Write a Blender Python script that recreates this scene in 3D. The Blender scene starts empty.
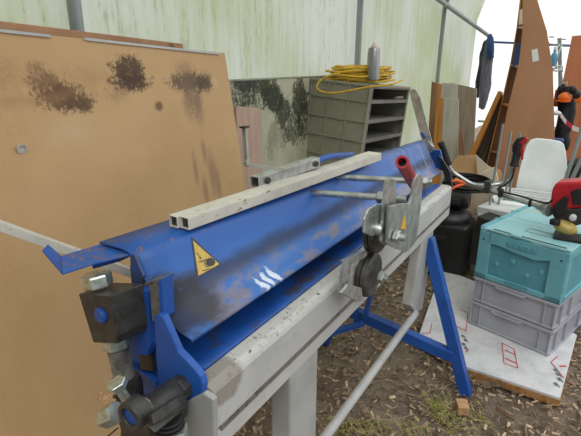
import bpy, bmesh, math, random
from mathutils import Vector, Matrix, noise as mnoise
random.seed(7)
R = math.radians
C = bpy.context.scene.collection
# ------------------------------------------------------------------ camera
FPX = 470.0; CX = 290.5; CY = 218.0
PITCH = math.atan2(158, FPX); YAW = math.atan2(309.5, FPX/math.cos(PITCH))
cam_d = bpy.data.cameras.new('camera'); cam = bpy.data.objects.new('camera', cam_d); C.objects.link(cam)
cam.location = (0, 0, 1.5); cam.rotation_euler = (math.pi/2-PITCH, 0, YAW)
cam_d.sensor_width = 36; cam_d.lens = FPX/581*36; cam_d.clip_start = .02; cam_d.clip_end = 300
bpy.context.scene.camera = cam
CM = cam.rotation_euler.to_matrix()
def at(x, y, X=None, Y=None, Z=None):
    """world point seen at a pixel of the photograph, on one plane of the place"""
    d = CM @ Vector((x-CX, CY-y, -FPX))
    t = X/d.x if X is not None else Y/d.y if Y is not None else (Z-1.5)/d.z
    return Vector((0, 0, 1.5)) + d*t
# ------------------------------------------------------------------ mesh helpers
class MB:
    def __init__(s): s.bm = bmesh.new()
    def box(s, c, size, rot=None):
        c = Vector(c); h = [v/2 for v in size]; M = rot or Matrix.Identity(3)
        vs = [s.bm.verts.new(c + M @ Vector((a*h[0], b*h[1], d*h[2]))) for a in (-1,1) for b in (-1,1) for d in (-1,1)]
        for f in ((0,1,3,2),(4,6,7,5),(0,4,5,1),(2,3,7,6),(0,2,6,4),(1,5,7,3)):
            s.bm.faces.new([vs[i] for i in f])
        return s
    def bar(s, a, b, w, h, up=(0,0,1)):
        a = Vector(a); b = Vector(b); z = (b-a).normalized(); u = Vector(up); x = z.cross(u).normalized(); y = x.cross(z)
        M = Matrix((x, z, y)).transposed()
        return s.box((a+b)/2, (w, (b-a).length, h), M)
    def prism(s, pts, off):
        pts = [Vector(p) for p in pts]; off = Vector(off)
        a = [s.bm.verts.new(p) for p in pts]; b = [s.bm.verts.new(p+off) for p in pts]; n = len(pts)
        s.bm.faces.new(a); s.bm.faces.new(b[::-1])
        for i in range(n): s.bm.faces.new((a[i], b[i], b[(i+1) % n], a[(i+1) % n]))
        return s
    def tube(s, pts, r, n=12, cap=True, closed=False):
        pts = [Vector(p) for p in pts]; rs = r if isinstance(r, (list, tuple)) else [r]*len(pts)
        rings = []; nrm = None; N = len(pts)
        for i, p in enumerate(pts):
            if closed: t = (pts[(i+1) % N]-pts[i-1])
            else: t = (pts[min(i+1, N-1)]-pts[max(i-1, 0)])
            t = t.normalized()
            if nrm is None: nrm = t.orthogonal().normalized()
            else:
                nrm = nrm - t*nrm.dot(t)
                nrm = nrm.normalized() if nrm.length > 1e-6 else t.orthogonal().normalized()
            bi = t.cross(nrm)
            rings.append([s.bm.verts.new(p + (nrm*math.cos(2*math.pi*k/n) + bi*math.sin(2*math.pi*k/n))*rs[i]) for k in range(n)])
        for i in range(N-1 + (1 if closed else 0)):
            A = rings[i]; B = rings[(i+1) % N]
            for k in range(n): s.bm.faces.new((A[k], A[(k+1) % n], B[(k+1) % n], B[k]))
        if cap and not closed: s.bm.faces.new(rings[0][::-1]); s.bm.faces.new(rings[-1])
        return s
    def lathe(s, a, b, prof, n=24, hexa=False):
        """prof: (t along a->b in metres, radius)"""
        a = Vector(a); d = (Vector(b)-a).normalized()
        x = d.orthogonal().normalized(); y = d.cross(x); n = 6 if hexa else n; rings = []
        for t, r in prof:
            rings.append([s.bm.verts.new(a + d*t + (x*math.cos(2*math.pi*k/n+.3) + y*math.sin(2*math.pi*k/n+.3))*max(r, 1e-4)) for k in range(n)])
        for A, B in zip(rings, rings[1:]):
            for k in range(n): s.bm.faces.new((A[k], A[(k+1) % n], B[(k+1) % n], B[k]))
        s.bm.faces.new(rings[0][::-1]); s.bm.faces.new(rings[-1])
        return s
    def cyl(s, a, b, r, n=24, bev=.0):
        L = (Vector(b)-Vector(a)).length
        pr = [(0, r), (L, r)] if not bev else [(0, r-bev), (bev, r), (L-bev, r), (L, r-bev)]
        return s.lathe(a, b, pr, n)
    def hexn(s, a, b, r):
        L = (Vector(b)-Vector(a)).length; e = L*.12
        return s.lathe(a, b, [(0, r*.93), (e, r), (L-e, r), (L, r*.93)], hexa=True)
    def ringt(s, a, b, ro, ri, n=24):
        a = Vector(a); b = Vector(b); L = (b-a).length; d = (b-a).normalized()
        x = d.orthogonal().normalized(); y = d.cross(x); prof = [(0, ri), (0, ro), (L, ro), (L, ri)]; rings = []
        for t, r in prof: rings.append([s.bm.verts.new(a + d*t + (x*math.cos(2*math.pi*k/n) + y*math.sin(2*math.pi*k/n))*r) for k in range(n)])
        for i in range(4):
            A = rings[i]; B = rings[(i+1) % 4]
            for k in range(n): s.bm.faces.new((A[k], A[(k+1) % n], B[(k+1) % n], B[k]))
        return s
    def sqtube(s, a, b, w, h, t, up=(0,0,1)):
        """open square tube"""
        a = Vector(a); b = Vector(b); z = (b-a).normalized(); x = z.cross(Vector(up)).normalized(); y = x.cross(z)
        rings = []
        for P, ww, hh in ((a, w/2-t, h/2-t), (a, w/2, h/2), (b, w/2, h/2), (b, w/2-t, h/2-t)):
            rings.append([s.bm.verts.new(P + x*sx*ww + y*sy*hh) for sx, sy in ((-1,-1),(1,-1),(1,1),(-1,1))])
        for i in range(4):
            A = rings[i]; B = rings[(i+1) % 4]
            for k in range(4): s.bm.faces.new((A[k], A[(k+1) % 4], B[(k+1) % 4], B[k]))
        return s
    def loft(s, profs, closed=True):
        rings = [[s.bm.verts.new(p) for p in pr] for pr in profs]; n = len(rings[0])
        for A, B in zip(rings, rings[1:]):
            for k in range(n if closed else n-1): s.bm.faces.new((A[k], A[(k+1) % n], B[(k+1) % n], B[k]))
        if closed: s.bm.faces.new(rings[0][::-1]); s.bm.faces.new(rings[-1])
        return s
    def sphere(s, c, r, sc=(1,1,1), seg=16, rot=None):
        M = Matrix.Translation(Vector(c)) @ (rot.to_4x4() if rot else Matrix.Identity(4)) @ Matrix.Diagonal((r*sc[0], r*sc[1], r*sc[2], 1))
        bmesh.ops.create_uvsphere(s.bm, u_segments=seg, v_segments=seg//2+2, radius=1, matrix=M)
        return s
    def build(s, name, m, parent=None, bevel=0, smooth=False, solid=0, rm=None, seg=2):
        bmesh.ops.recalc_face_normals(s.bm, faces=s.bm.faces[:])
        me = bpy.data.meshes.new(name); s.bm.to_mesh(me); s.bm.free()
        o = bpy.data.objects.new(name, me); C.objects.link(o)
        for mm in (m if isinstance(m, list) else [m]): me.materials.append(mm)
        if smooth: me.shade_smooth()
        if smooth == 'auto':
            me.shade_smooth()
            me.set_sharp_from_angle(angle=R(40))
        if solid:
            md = o.modifiers.new('solid', 'SOLIDIFY'); md.thickness = solid; md.offset = 0
        if bevel:
            md = o.modifiers.new('bevel', 'BEVEL'); md.width = bevel; md.segments = seg; md.limit_method = 'ANGLE'; md.angle_limit = R(40)
            md.harden_normals = False
        if parent is not None: o.parent = parent; o.matrix_parent_inverse = parent.matrix_world.inverted() if rm is None else Matrix.Identity(4)
        return o
def tag(o, label=None, cat=None, group=None, kind=None):
    if label: o['label'] = label
    if cat: o['category'] = cat
    if group: o['group'] = group
    if kind: o['kind'] = kind
    return o
def thing(name, loc, label, cat, group=None, rz=0):
    o = bpy.data.objects.new(name, None); C.objects.link(o); o.location = loc; o.rotation_euler = (0, 0, rz); o.empty_display_size = .1
    o.matrix_world = Matrix.Translation(Vector(loc)) @ Matrix.Rotation(rz, 4, 'Z')
    return tag(o, label, cat, group)
def struct(o): o['kind'] = 'structure'; return o
def px(pts, **k): return [at(x, y, **k) for x, y in pts]
def dup(root, mw):
    r = root.copy(); C.objects.link(r); r.matrix_world = mw
    for ch in root.children:
        c = ch.copy(); C.objects.link(c); c.parent = r; c.matrix_parent_inverse = ch.matrix_parent_inverse.copy()
        for g in ch.children:
            d = g.copy(); C.objects.link(d); d.parent = c; d.matrix_parent_inverse = g.matrix_parent_inverse.copy()
    return r
# ------------------------------------------------------------------ materials
class NT:
    """small node expression builder"""
    def __init__(s, name):
        s.m = bpy.data.materials.new(name); s.m.use_nodes = True; s.t = s.m.node_tree; s.n = s.t.nodes; s.l = s.t.links
        s.b = s.n['Principled BSDF']; s.geo = s.n.new('ShaderNodeNewGeometry'); s.P = s.geo.outputs['Position']
        s.oc = s.n.new('ShaderNodeTexCoord').outputs['Object']
    def link(s, a, b):
        if hasattr(a, 'is_output') or isinstance(a, bpy.types.NodeSocket): s.l.new(a, b)
        else: b.default_value = a
    def math(s, op, a, b=0.0, clamp=False):
        n = s.n.new('ShaderNodeMath'); n.operation = op; n.use_clamp = clamp; s.link(a, n.inputs[0]); s.link(b, n.inputs[1]); return n.outputs[0]
    def mapp(s, vec, scale=(1,1,1), loc=(0,0,0), rot=(0,0,0)):
        n = s.n.new('ShaderNodeMapping'); s.l.new(vec, n.inputs[0]); n.inputs['Scale'].default_value = scale; n.inputs['Location'].default_value = loc; n.inputs['Rotation'].default_value = rot; return n.outputs[0]
    def noise(s, vec, scale, detail=4, rough=.6, dist=0):
        n = s.n.new('ShaderNodeTexNoise'); s.l.new(vec, n.inputs['Vector']); n.inputs['Scale'].default_value = scale
        n.inputs['Detail'].default_value = detail; n.inputs['Roughness'].default_value = rough; n.inputs['Distortion'].default_value = dist; return n.outputs['Fac']
    def ss(s, v, lo, hi):
        n = s.n.new('ShaderNodeMapRange'); n.interpolation_type = 'SMOOTHSTEP'; s.l.new(v, n.inputs[0]); n.inputs[1].default_value = lo; n.inputs[2].default_value = hi; return n.outputs[0]
    def mix(s, f, a, b):
        n = s.n.new('ShaderNodeMix'); n.data_type = 'RGBA'; s.link(f, n.inputs['Factor']); 
        for v, i in ((a, 'A'), (b, 'B')):
            if isinstance(v, tuple): v = (v[0], v[1], v[2], 1)
            s.link(v, [q for q in n.inputs if q.name == i and q.type == 'RGBA'][0])
        return [q for q in n.outputs if q.type == 'RGBA'][0]
    def sep(s, vec):
        n = s.n.new('ShaderNodeSeparateXYZ'); s.l.new(vec, n.inputs[0]); return n.outputs
    def dist(s, vec, c, scale):
        """scaled distance to a point"""
        n = s.n.new('ShaderNodeVectorMath'); n.operation = 'SUBTRACT'; s.l.new(vec, n.inputs[0]); n.inputs[1].default_value = c
        k = s.n.new('ShaderNodeVectorMath'); k.operation = 'MULTIPLY'; s.l.new(n.outputs[0], k.inputs[0]); k.inputs[1].default_value = scale
        q = s.n.new('ShaderNodeVectorMath'); q.operation = 'LENGTH'; s.l.new(k.outputs[0], q.inputs[0]); return q.outputs['Value']
    def blob(s, vec, c, scale, nz, k=1.0, soft=.35):
        d = s.dist(vec, c, scale); v = s.math('SUBTRACT', 1.0, d); v = s.math('ADD', v, s.math('MULTIPLY', s.math('SUBTRACT', nz, .5), k)); return s.ss(v, 0.0, soft)
    def bump(s, v, strength=.2, dist=.01):
        n = s.n.new('ShaderNodeBump'); n.inputs['Strength'].default_value = strength; n.inputs['Distance'].default_value = dist; s.l.new(v, n.inputs['Height']); s.l.new(n.outputs[0], s.b.inputs['Normal'])
    def done(s, col, rough=.6, metal=0.0):
        s.link((col[0], col[1], col[2], 1) if isinstance(col, tuple) else col, s.b.inputs['Base Color']); s.link(rough, s.b.inputs['Roughness']); s.link(metal, s.b.inputs['Metallic']); return s.m
def c8(r, g, b):
    f = lambda v: (v/255/12.92) if v/255 <= .04045 else ((v/255+.055)/1.055)**2.4
    return (f(r), f(g), f(b))
def pmat(name, c1, c2=None, scale=8, rough=.6, metal=0.0, stretch=(1,1,1), dirt=None, dthr=(.58,.7), dscale=12, bump=.1, bd=.004):
    t = NT(name); c1 = c8(*c1); c2 = c8(*(c2 or tuple(v*.85 for v in (c1[0]*0+1,)))) if c2 else tuple(v*.75 for v in c1)
    v = t.mapp(t.P, stretch); n1 = t.noise(v, scale, 5, .62); col = t.mix(t.ss(n1, .35, .68), c1, c2)
    if dirt: col = t.mix(t.ss(t.noise(v, dscale, 6, .7), *dthr), col, c8(*dirt))
    t.bump(t.noise(v, scale*5, 4), bump, bd)
    return t.done(col, rough, metal)
M = {}
M['blue'] = pmat('blue_paint', (28,84,164), (22,66,136), 6, .42, dirt=(58,60,72), dthr=(.5,.66), dscale=9, bump=.03)
M['blue_clean'] = pmat('blue_frame_paint', (28,84,166), (24,70,144), 5, .45, dirt=(60,66,90), dthr=(.66,.8), dscale=14, bump=.03)
M['grey_paint'] = pmat('light_grey_paint', (170,171,168), (152,153,150), 7, .5, dirt=(120,108,92), dthr=(.63,.76), dscale=22, bump=.06)
M['galv'] = pmat('galvanised_steel', (196,199,196), (158,161,158), 30, .34, .8, dirt=(110,100,88), dthr=(.6,.75), dscale=40, bump=.05)
M['steel_thread'] = pmat('worn_thread_steel', (150,148,142), (100,98,94), 40, .4, .5)
M['zinc'] = pmat('zinc_plated_bolt', (206,214,208), (164,176,168), 60, .3, .8, dirt=(120,105,85), dthr=(.6,.75), dscale=70, bump=.03)
M['steel_dark'] = pmat('oily_dark_steel', (64,63,60), (44,43,42), 40, .42, .2, dirt=(85,80,74), dthr=(.6,.75), dscale=60, bump=.06)
M['wheel'] = pmat('blackened_roller_steel', (92,88,82), (62,59,55), 40, .4, .5, dirt=(105,98,88), dthr=(.6,.72), dscale=70, bump=.06)
M['black'] = pmat('black_plastic', (30,30,31), (20,20,21), 20, .45, bump=.05)
M['rubber'] = pmat('black_rubber', (26,26,27), (18,18,18), 20, .7, bump=.1)
M['red'] = pmat('red_plastic', (190,28,42), (160,18,34), 20, .32, bump=.02)
M['redgrip'] = pmat('worn_red_grip', (176,44,54), (140,28,40), 50, .5, bump=.1, dirt=(205,130,130), dthr=(.64,.75), dscale=50)
M['grey_dirty'] = pmat('dirty_grey_steel', (118,114,107), (92,88,82), 30, .55, dirt=(70,64,56), dthr=(.52,.66), dscale=45)
M['tank'] = pmat('yellowed_fuel_tank', (196,172,96), (170,145,76), 20, .35)
M['copper'] = pmat('orange_strap', (225,88,48), (200,70,38), 30, .6)
M['white_plastic'] = pmat('white_plastic', (236,240,240), (222,228,228), 4, .4, bump=.02)
M['offwhite'] = pmat('off_white_boards', (205,208,206), (184,186,184), 6, .6, bump=.05)
M['crate_grey'] = pmat('grey_crate_plastic', (164,166,174), (150,152,160), 6, .5, dirt=(150,140,122), dthr=(.66,.8), dscale=10, bump=.03)
M['crate_blue'] = pmat('turquoise_crate_plastic', (108,172,182), (96,160,172), 6, .5, dirt=(150,175,178), dthr=(.56,.75), dscale=7, bump=.04)
M['crate_lid'] = pmat('dusty_turquoise_lid', (146,194,200), (132,184,192), 6, .55, dirt=(168,176,160), dthr=(.5,.72), dscale=6, bump=.04)
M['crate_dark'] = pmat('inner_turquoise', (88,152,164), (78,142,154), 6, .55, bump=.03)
M['bin'] = pmat('olive_grey_bin_plastic', (150,147,128), (140,137,119), 5, .55, dirt=(80,72,58), dthr=(.62,.8), dscale=7, bump=.04)
M['bin_shade'] = pmat('bin_shade_tone', (70,66,56), (58,54,46), 6, .7)  # dark tone that paints in the shade of the compartments
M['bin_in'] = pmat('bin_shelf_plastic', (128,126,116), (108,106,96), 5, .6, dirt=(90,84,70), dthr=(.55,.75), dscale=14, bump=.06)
M['yellow'] = pmat('yellow_cable', (224,186,58), (200,158,36), 30, .5, bump=.03)
M['chrome'] = pmat('brushed_flask_steel', (158,158,156), (128,128,126), 10, .3, .85, stretch=(1,1,.1), bump=.03)
M['ply'] = pmat('brown_plywood', (148,112,84), (128,94,70), 5, .7, stretch=(4,4,.5), bump=.08)
M['ply_grey'] = pmat('weathered_board', (172,158,140), (150,134,116), 4, .75, stretch=(5,5,.5), dirt=(120,104,88), dthr=(.6,.75), dscale=5)
M['ply_pink'] = pmat('pinkish_offcut', (200,172,154), (184,156,138), 6, .75, stretch=(4,4,.6))
M['pine'] = pmat('orange_pine', (202,142,66), (176,114,48), 5, .6, stretch=(6,6,.5), bump=.08)
M['whiteboard'] = pmat('pale_painted_board', (194,190,182), (172,166,156), 5, .65, stretch=(3,3,.4), dirt=(150,136,118), dthr=(.6,.8), dscale=5)
M['brownpanel'] = pmat('brown_laminated_panel', (180,132,98), (166,118,86), 3, .45, stretch=(1,1,.4), dirt=(128,84,52), dthr=(.62,.8), dscale=4, bump=.02)
M['brownpanel2'] = pmat('reddish_panel', (190,120,84), (174,106,74), 3, .55, stretch=(1,1,.5), bump=.02)
M['backply'] = pmat('shade_toned_back_ply', (120,80,58), (100,66,48), 3, .6)  # brown darkened to paint in the shade inside the tapered shelf unit
M['darkboard'] = pmat('dark_plank', (78,68,58), (56,50,44), 6, .7, stretch=(3,3,.5))
M['greyboard'] = pmat('grey_plank', (120,124,120), (98,102,98), 6, .7, stretch=(3,3,.5))
M['card'] = pmat('cardboard', (214,174,130), (196,156,114), 5, .8, dirt=(150,112,78), dthr=(.62,.8), dscale=8)
M['cardpale'] = pmat('pale_cardboard', (224,208,186), (204,188,164), 5, .8)
M['paper'] = pmat('paper', (232,232,230), (220,220,220), 5, .8, bump=0.0)
M['jacket'] = pmat('grey_coat_fabric', (118,118,134), (92,92,108), 12, .9, stretch=(3,3,.6), bump=.3, bd=.02)
M['jacket_dk'] = pmat('dark_coat_fabric', (82,82,92), (62,62,72), 12, .9, stretch=(3,3,.6), bump=.3, bd=.02)
M['jacket_bl'] = pmat('blue_coat_lining', (66,92,146), (50,74,122), 12, .9, bump=.3, bd=.02)
M['orange'] = pmat('orange_plastic', (240,120,40), (222,100,28), 12, .4)
M['blackcloth'] = pmat('black_cloth', (34,34,40), (22,22,26), 14, .9, bump=.3, bd=.02)
M['bluepl'] = pmat('blue_plastic', (56,82,140), (46,70,124), 10, .5)
M['bottle'] = pmat('blue_bottle', (90,160,190), (70,140,176), 10, .3)
M['post'] = pmat('hoop_steel', (156,164,162), (132,140,140), 10, .4, .3, stretch=(1,1,.3), bump=.03)
M['foamedge'] = pmat('brown_insulation_edge', (176,132,78), (140,98,54), 40, .9, bump=.5, bd=.01)
M['bark'] = pmat('bark', (110,88,66), (72,58,44), 25, .95, bump=.6, bd=.01)
M['blockwood'] = pmat('cut_wood_block', (196,158,118), (170,132,96), 12, .8, stretch=(1,5,1), bump=.2)
M['brass'] = pmat('yellow_marker', (216,170,40), None, 10, .5)
M['print_red'] = pmat('red_print', (200,60,70), (190,70,80), 20, .7, bump=0.0)
M['print_grey'] = pmat('grey_print', (110,110,112), (90,90,94), 20, .7, bump=0.0)
M['sticker'] = pmat('sticker_yellow', (198,168,84), (178,150,76), 40, .5, dirt=(128,112,70), dthr=(.6,.75), dscale=90, bump=0.0)
M['sticker_k'] = pmat('sticker_ink', (58,58,60), (46,46,50), 40, .5, bump=0.0)
M['yellowmark'] = M['brass']
M['weed'] = pmat('yellow_green_weed', (160,156,78), (124,128,60), 20, .7, bump=0.0)
M['grass'] = pmat('bright_green_grass', (150,180,96), (120,160,70), 6, .8)  # plain bright green base colour varied by noise

def m_white_tube():
    t = NT('chipped_white_paint'); n = t.noise(t.P, 26, 7, .72); col = t.mix(t.ss(t.noise(t.P, 6, 4), .35, .7), c8(206,203,192), c8(186,182,170))
    col = t.mix(t.ss(t.noise(t.mapp(t.P, (1,.35,1)), 60, 6, .75), .59, .66), col, c8(120,104,84))
    col = t.mix(t.ss(n, .66, .7), col, c8(132,86,52)); t.bump(n, .15, .004); return t.done(col, .55)
M['white_tube'] = m_white_tube()
def m_apron():
    t = NT('blue_cover_with_grime'); x, y, z = t.sep(t.P)
    col = t.mix(t.ss(t.noise(t.mapp(t.P, (1,.5,1)), 7, 4), .35, .7), c8(44,96,172), c8(58,110,178))
    col = t.mix(t.ss(z, 1.0, 1.13), col, c8(40,88,160))
    nz = t.noise(t.mapp(t.P, (1,.55,1)), 9, 6, .66); fine = t.noise(t.P, 70, 5, .75)
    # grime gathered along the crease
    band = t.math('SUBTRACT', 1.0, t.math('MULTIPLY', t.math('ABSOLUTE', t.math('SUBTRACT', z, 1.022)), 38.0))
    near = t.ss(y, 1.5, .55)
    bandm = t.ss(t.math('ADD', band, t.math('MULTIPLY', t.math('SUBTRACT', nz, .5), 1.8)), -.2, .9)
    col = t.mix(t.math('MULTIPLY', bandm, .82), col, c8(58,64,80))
    low = t.math('MULTIPLY', t.ss(z, 1.03, .98), t.ss(t.math('ADD', nz, t.math('MULTIPLY', near, .06)), .50, .60))
    col = t.mix(t.math('MULTIPLY', low, .7), col, c8(134,122,114))
    # heavy dirt at the near end
    ne = t.blob(t.P, (-.66, .60, .99), (9.5, 6.5, 11), nz, 1.9, .5)
    col = t.mix(t.math('MULTIPLY', ne, .85), col, c8(58,57,60))
    flk = t.math('MULTIPLY', t.ss(fine, .6, .68), t.math('MAXIMUM', ne, t.math('MULTIPLY', low, .6)))
    col = t.mix(t.math('MULTIPLY', flk, .7), col, c8(52,96,176))
    # white paint splash at the edge
    for yy, xx in ((.858, -.616), (.885, -.622), (.915, -.620)):
        w = t.blob(t.P, (xx, yy, .972), (30, 85, 30), t.noise(t.P, 60, 4, .7), 2.0, .4)
        col = t.mix(w, col, c8(205,215,228))
    # far end scrapes
    sc = t.math('MULTIPLY', t.ss(y, 1.7, 2.2), t.ss(t.noise(t.mapp(t.P, (1,9,1)), 5, 4, .7), .45, .62))
    col = t.mix(t.math('MULTIPLY', sc, .55), col, c8(140,136,134))
    # rust spots on the back edge
    rs = t.math('MULTIPLY', t.ss(z, 1.105, 1.117), t.ss(t.noise(t.P, 45, 4, .7), .56, .63))
    col = t.mix(rs, col, c8(120,96,90)); t.bump(fine, .06, .003)
    t.b.inputs['Specular IOR Level'].default_value = .35; return t.done(col, t.math('ADD', .38, t.math('MULTIPLY', t.math('MAXIMUM', bandm, ne), .42)))
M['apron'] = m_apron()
def m_beam():
    t = NT('worn_grey_beam_paint'); x, y, z = t.sep(t.P)
    col = t.mix(t.ss(t.noise(t.P, 5, 4), .35, .7), c8(184,185,182), c8(170,171,169))
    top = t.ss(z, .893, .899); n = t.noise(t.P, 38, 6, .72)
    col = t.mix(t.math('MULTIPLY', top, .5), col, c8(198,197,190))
    col = t.mix(t.math('MULTIPLY', t.ss(n, .54, .66), t.math('ADD', .25, t.math('MULTIPLY', top, .5))), col, c8(128,116,100))
    # chips along the front arris
    ar = t.math('MULTIPLY', t.ss(t.math('ABSOLUTE', t.math('SUBTRACT', z, .893)), .012, .004), t.ss(t.noise(t.mapp(t.P, (1,.6,1)), 60, 4, .7), .6, .66))
    col = t.mix(ar, col, c8(66,62,58))
    # dirty near end
    ne = t.blob(t.P, (-.555, .60, .885), (11, 15, 19), n, .6, .3); col = t.mix(t.math('MULTIPLY', ne, .75), col, c8(126,118,106))
    t.bump(n, .08, .003); return t.done(col, .5)
M['beam'] = m_beam()
def m_chip():
    t = NT('fibreboard_with_mould'); base = t.mix(t.ss(t.noise(t.P, 2.2, 5, .6), .35, .68), c8(205,170,124), c8(192,156,110))
    base = t.mix(t.ss(t.noise(t.P, 120, 3, .7), .4, .7), base, c8(198,164,118))
    n = t.noise(t.P, 30, 7, .8); n2 = t.noise(t.P, 90, 5, .8); w = t.noise(t.P, 6, 5, .7)
    def pt(x, y): p = at(x, y, X=-1.40); return (-1.40, p.y, p.z)
    nn = t.math('ADD', t.math('MULTIPLY', n, .5), t.math('MULTIPLY', n2, .5))
    P = t.P
    col = base
    for (x, y, sy, sz, k, soft, c, a) in ((62,97,10,20,2.6,.5,(84,58,38),.85),(48,84,13,22,2.4,.6,(96,66,42),.7),(78,103,13,30,2.4,.5,(76,52,36),.85),(40,68,22,34,2.6,.9,(110,78,50),.6),
                                   (130,72,11,15,2.2,.5,(70,50,38),.92),(132,82,9,24,2.0,.5,(74,54,42),.9),(117,94,14,20,1.6,1.2,(140,110,84),.5),
                                   (190,82,7.5,20,2.4,.5,(84,68,58),.85),(204,83,14,22,2.2,.5,(80,66,56),.85),(185,70,12,18,1.8,1.2,(130,104,80),.55),(188,100,18,8.5,1.0,.9,(128,104,84),.75),(196,102,22,7.5,1.0,.9,(122,98,80),.75),
                                   (158,106,40,44,2.0,.5,(96,66,44),.8),(90,78,6,14,2.2,1.4,(150,108,72),.4),(5,74,10,14,2.0,1.4,(140,100,66),.5),(30,100,3.2,26,2,1.2,(160,120,84),.5)):
        q = pt(x, y); b = t.math('MULTIPLY', t.blob(P, q, (0, sy, sz), nn, k*1.5, soft), t.ss(nn, .33, .48)); col = t.mix(t.math('MULTIPLY', b, a), col, c8(*c))
    for (x, y, sy, sz) in ((204,172,30,6.5),(196,190,40,9),(209,182,36,7.5),(188,168,50,9),(198,150,50,12)):
        q = pt(x, y); b = t.blob(P, q, (0, sy, sz), n, .9, .9); col = t.mix(t.math('MULTIPLY', b, .62), col, c8(138,112,88))
    for (x, y, sy, sz) in ((85,365,26,14),(88,400,40,12),(215,82,28,26),(70,130,6,12)):
        q = pt(x, y); b = t.blob(P, q, (0, sy, sz), w, .9, 1.2); col = t.mix(t.math('MULTIPLY', b, .3), col, c8(212,188,158))
    t.bump(t.noise(t.P, 200, 3), .08, .002); return t.done(col, .72)
M['chip'] = m_chip()
M['chip2'] = pmat('brown_stained_fibreboard', (182,140,104), (158,118,86), 5, .75, stretch=(1,1,2), dirt=(96,66,48), dthr=(.56,.7), dscale=9)
def m_film():
    t = NT('algae_stained_polythene'); x, y, z = t.sep(t.P)
    st = t.noise(t.mapp(t.P, (3,3,.22)), 4.5, 6, .7, .4); sp = t.noise(t.mapp(t.P, (2,2,.5)), 22, 5, .75); big = t.noise(t.P, .9, 3, .5)
    g = t.ss(t.math('ADD', t.math('MULTIPLY', st, .35), t.math('MULTIPLY', big, .65)), .36, .62)
    near = t.ss(y, 7.0, 1.0)
    col = t.mix(g, c8(212,216,208), c8(186,194,160))
    sm = t.math('MULTIPLY', t.ss(t.math('ADD', t.math('MULTIPLY', sp, .55), t.math('MULTIPLY', st, .45)), .51, .66), t.math('MULTIPLY', near, .6))
    col = t.mix(sm, col, c8(132,142,98))
    for n in [t.b]: t.n.remove(n)
    out = t.n['Material Output']; d = t.n.new('ShaderNodeBsdfDiffuse'); tr = t.n.new('ShaderNodeBsdfTranslucent'); mx = t.n.new('ShaderNodeMixShader'); mx.inputs[0].default_value = .6
    t.l.new(col, d.inputs[0]); t.l.new(col, tr.inputs[0]); t.l.new(d.outputs[0], mx.inputs[1]); t.l.new(tr.outputs[0], mx.inputs[2]); t.l.new(mx.outputs[0], out.inputs[0])
    return t.m
M['film'] = m_film()
def m_mould():
    t = NT('mouldy_base_sheet'); x, y, z = t.sep(t.P)
    col = t.mix(t.ss(t.noise(t.mapp(t.P, (1,1,.5)), 4, 5), .35, .7), c8(196,194,172), c8(176,178,150))
    n = t.noise(t.mapp(t.P, (1,1,.55)), 13, 6, .78, .4); f = t.noise(t.P, 48, 5, .8)
    nn = t.math('ADD', t.math('MULTIPLY', n, .6), t.math('MULTIPLY', f, .4))
    for (x_, y_, sy, sz, k, a, c) in ((245,84,5.5,14,2.6,.9,(40,46,34)),(262,86,6,12,2.4,.9,(44,52,32)),(273,98,6,8,2.6,.95,(38,46,28)),(284,112,8,7,3.2,.9,(48,54,34)),(270,82,9,20,2.0,.8,(70,78,36)),(300,100,7,5,4.0,.9,(46,50,36)),(294,128,7,6,4.2,.85,(60,64,46)),(305,120,8,4.5,4.2,.85,(56,60,42)),(296,88,14,16,2.0,.8,(84,88,40)),(276,140,7,6,3.8,.5,(100,104,74)),(250,96,6,7,3.8,.7,(88,86,72)),(190,100,1.2,4,3.6,.85,(48,54,38))):
        q = at(x_, y_, X=-1.709); m_ = t.math('MULTIPLY', t.blob(t.P, (q.x,q.y,q.z), (0,sy*1.2,sz*1.2), nn, k, .3), t.ss(t.math('ADD', f, t.math('MULTIPLY', n, .8)), (.72 if a < .9 else .60), (.95 if a < .9 else .85))); col = t.mix(t.math('MULTIPLY', m_, a), col, c8(*c))
    t.bump(f, .1, .003); return t.done(col, .7)
M['mould'] = m_mould()
def m_ground():
    t = NT('woodchip_soil'); n = t.noise(t.P, 5, 6, .7); f = t.noise(t.P, 34, 6, .8)
    col = t.mix(t.ss(n, .35, .65), c8(172,154,134), c8(146,128,108)); col = t.mix(t.ss(f, .52, .66), col, c8(204,184,158)); col = t.mix(t.ss(f, .42, .32), col, c8(98,82,68))
    t.bump(t.math('ADD', f, n), 1.0, .05); return t.done(col, .95)
M['ground'] = m_ground()
chipmats = [pmat('wood_chip_pale', (200,176,146), (178,152,122), 30, .9), pmat('wood_chip_mid', (160,138,114), (140,118,96), 30, .9), pmat('wood_chip_dark', (104,84,66), (84,68,54), 30, .95), pmat('straw', (190,166,126), (168,144,106), 30, .9)]
def m_foam():
    t = NT('white_foil_facing'); n = t.noise(t.P, 9, 5, .6); col = t.mix(t.ss(n, .4, .66), c8(206,206,208), c8(188,188,190))
    col = t.mix(t.ss(t.noise(t.P, 40, 5, .75), .6, .68), col, c8(150,132,110)); return t.done(col, .55)
M['foam'] = m_foam()

# ================================================================== SETTING
# ground
b = MB(); G = .12
bm = b.bm; nx, ny = 60, 130; xs = [-2.2 + 6.2*i/nx for i in range(nx+1)]; ys = [-2 + 15*(j/ny) for j in range(ny+1)]
grid = [[bm.verts.new((x, y, -.012 + .022*mnoise.noise(Vector((x*2.2, y*2.2, 0))) + .010*mnoise.noise(Vector((x*9, y*9, 3))))) for y in ys] for x in xs]
for i in range(nx):
    for j in range(ny): bm.faces.new((grid[i][j], grid[i+1][j], grid[i+1][j+1], grid[i][j+1]))
struct(b.build('floor', M['ground'], smooth=True))
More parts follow.
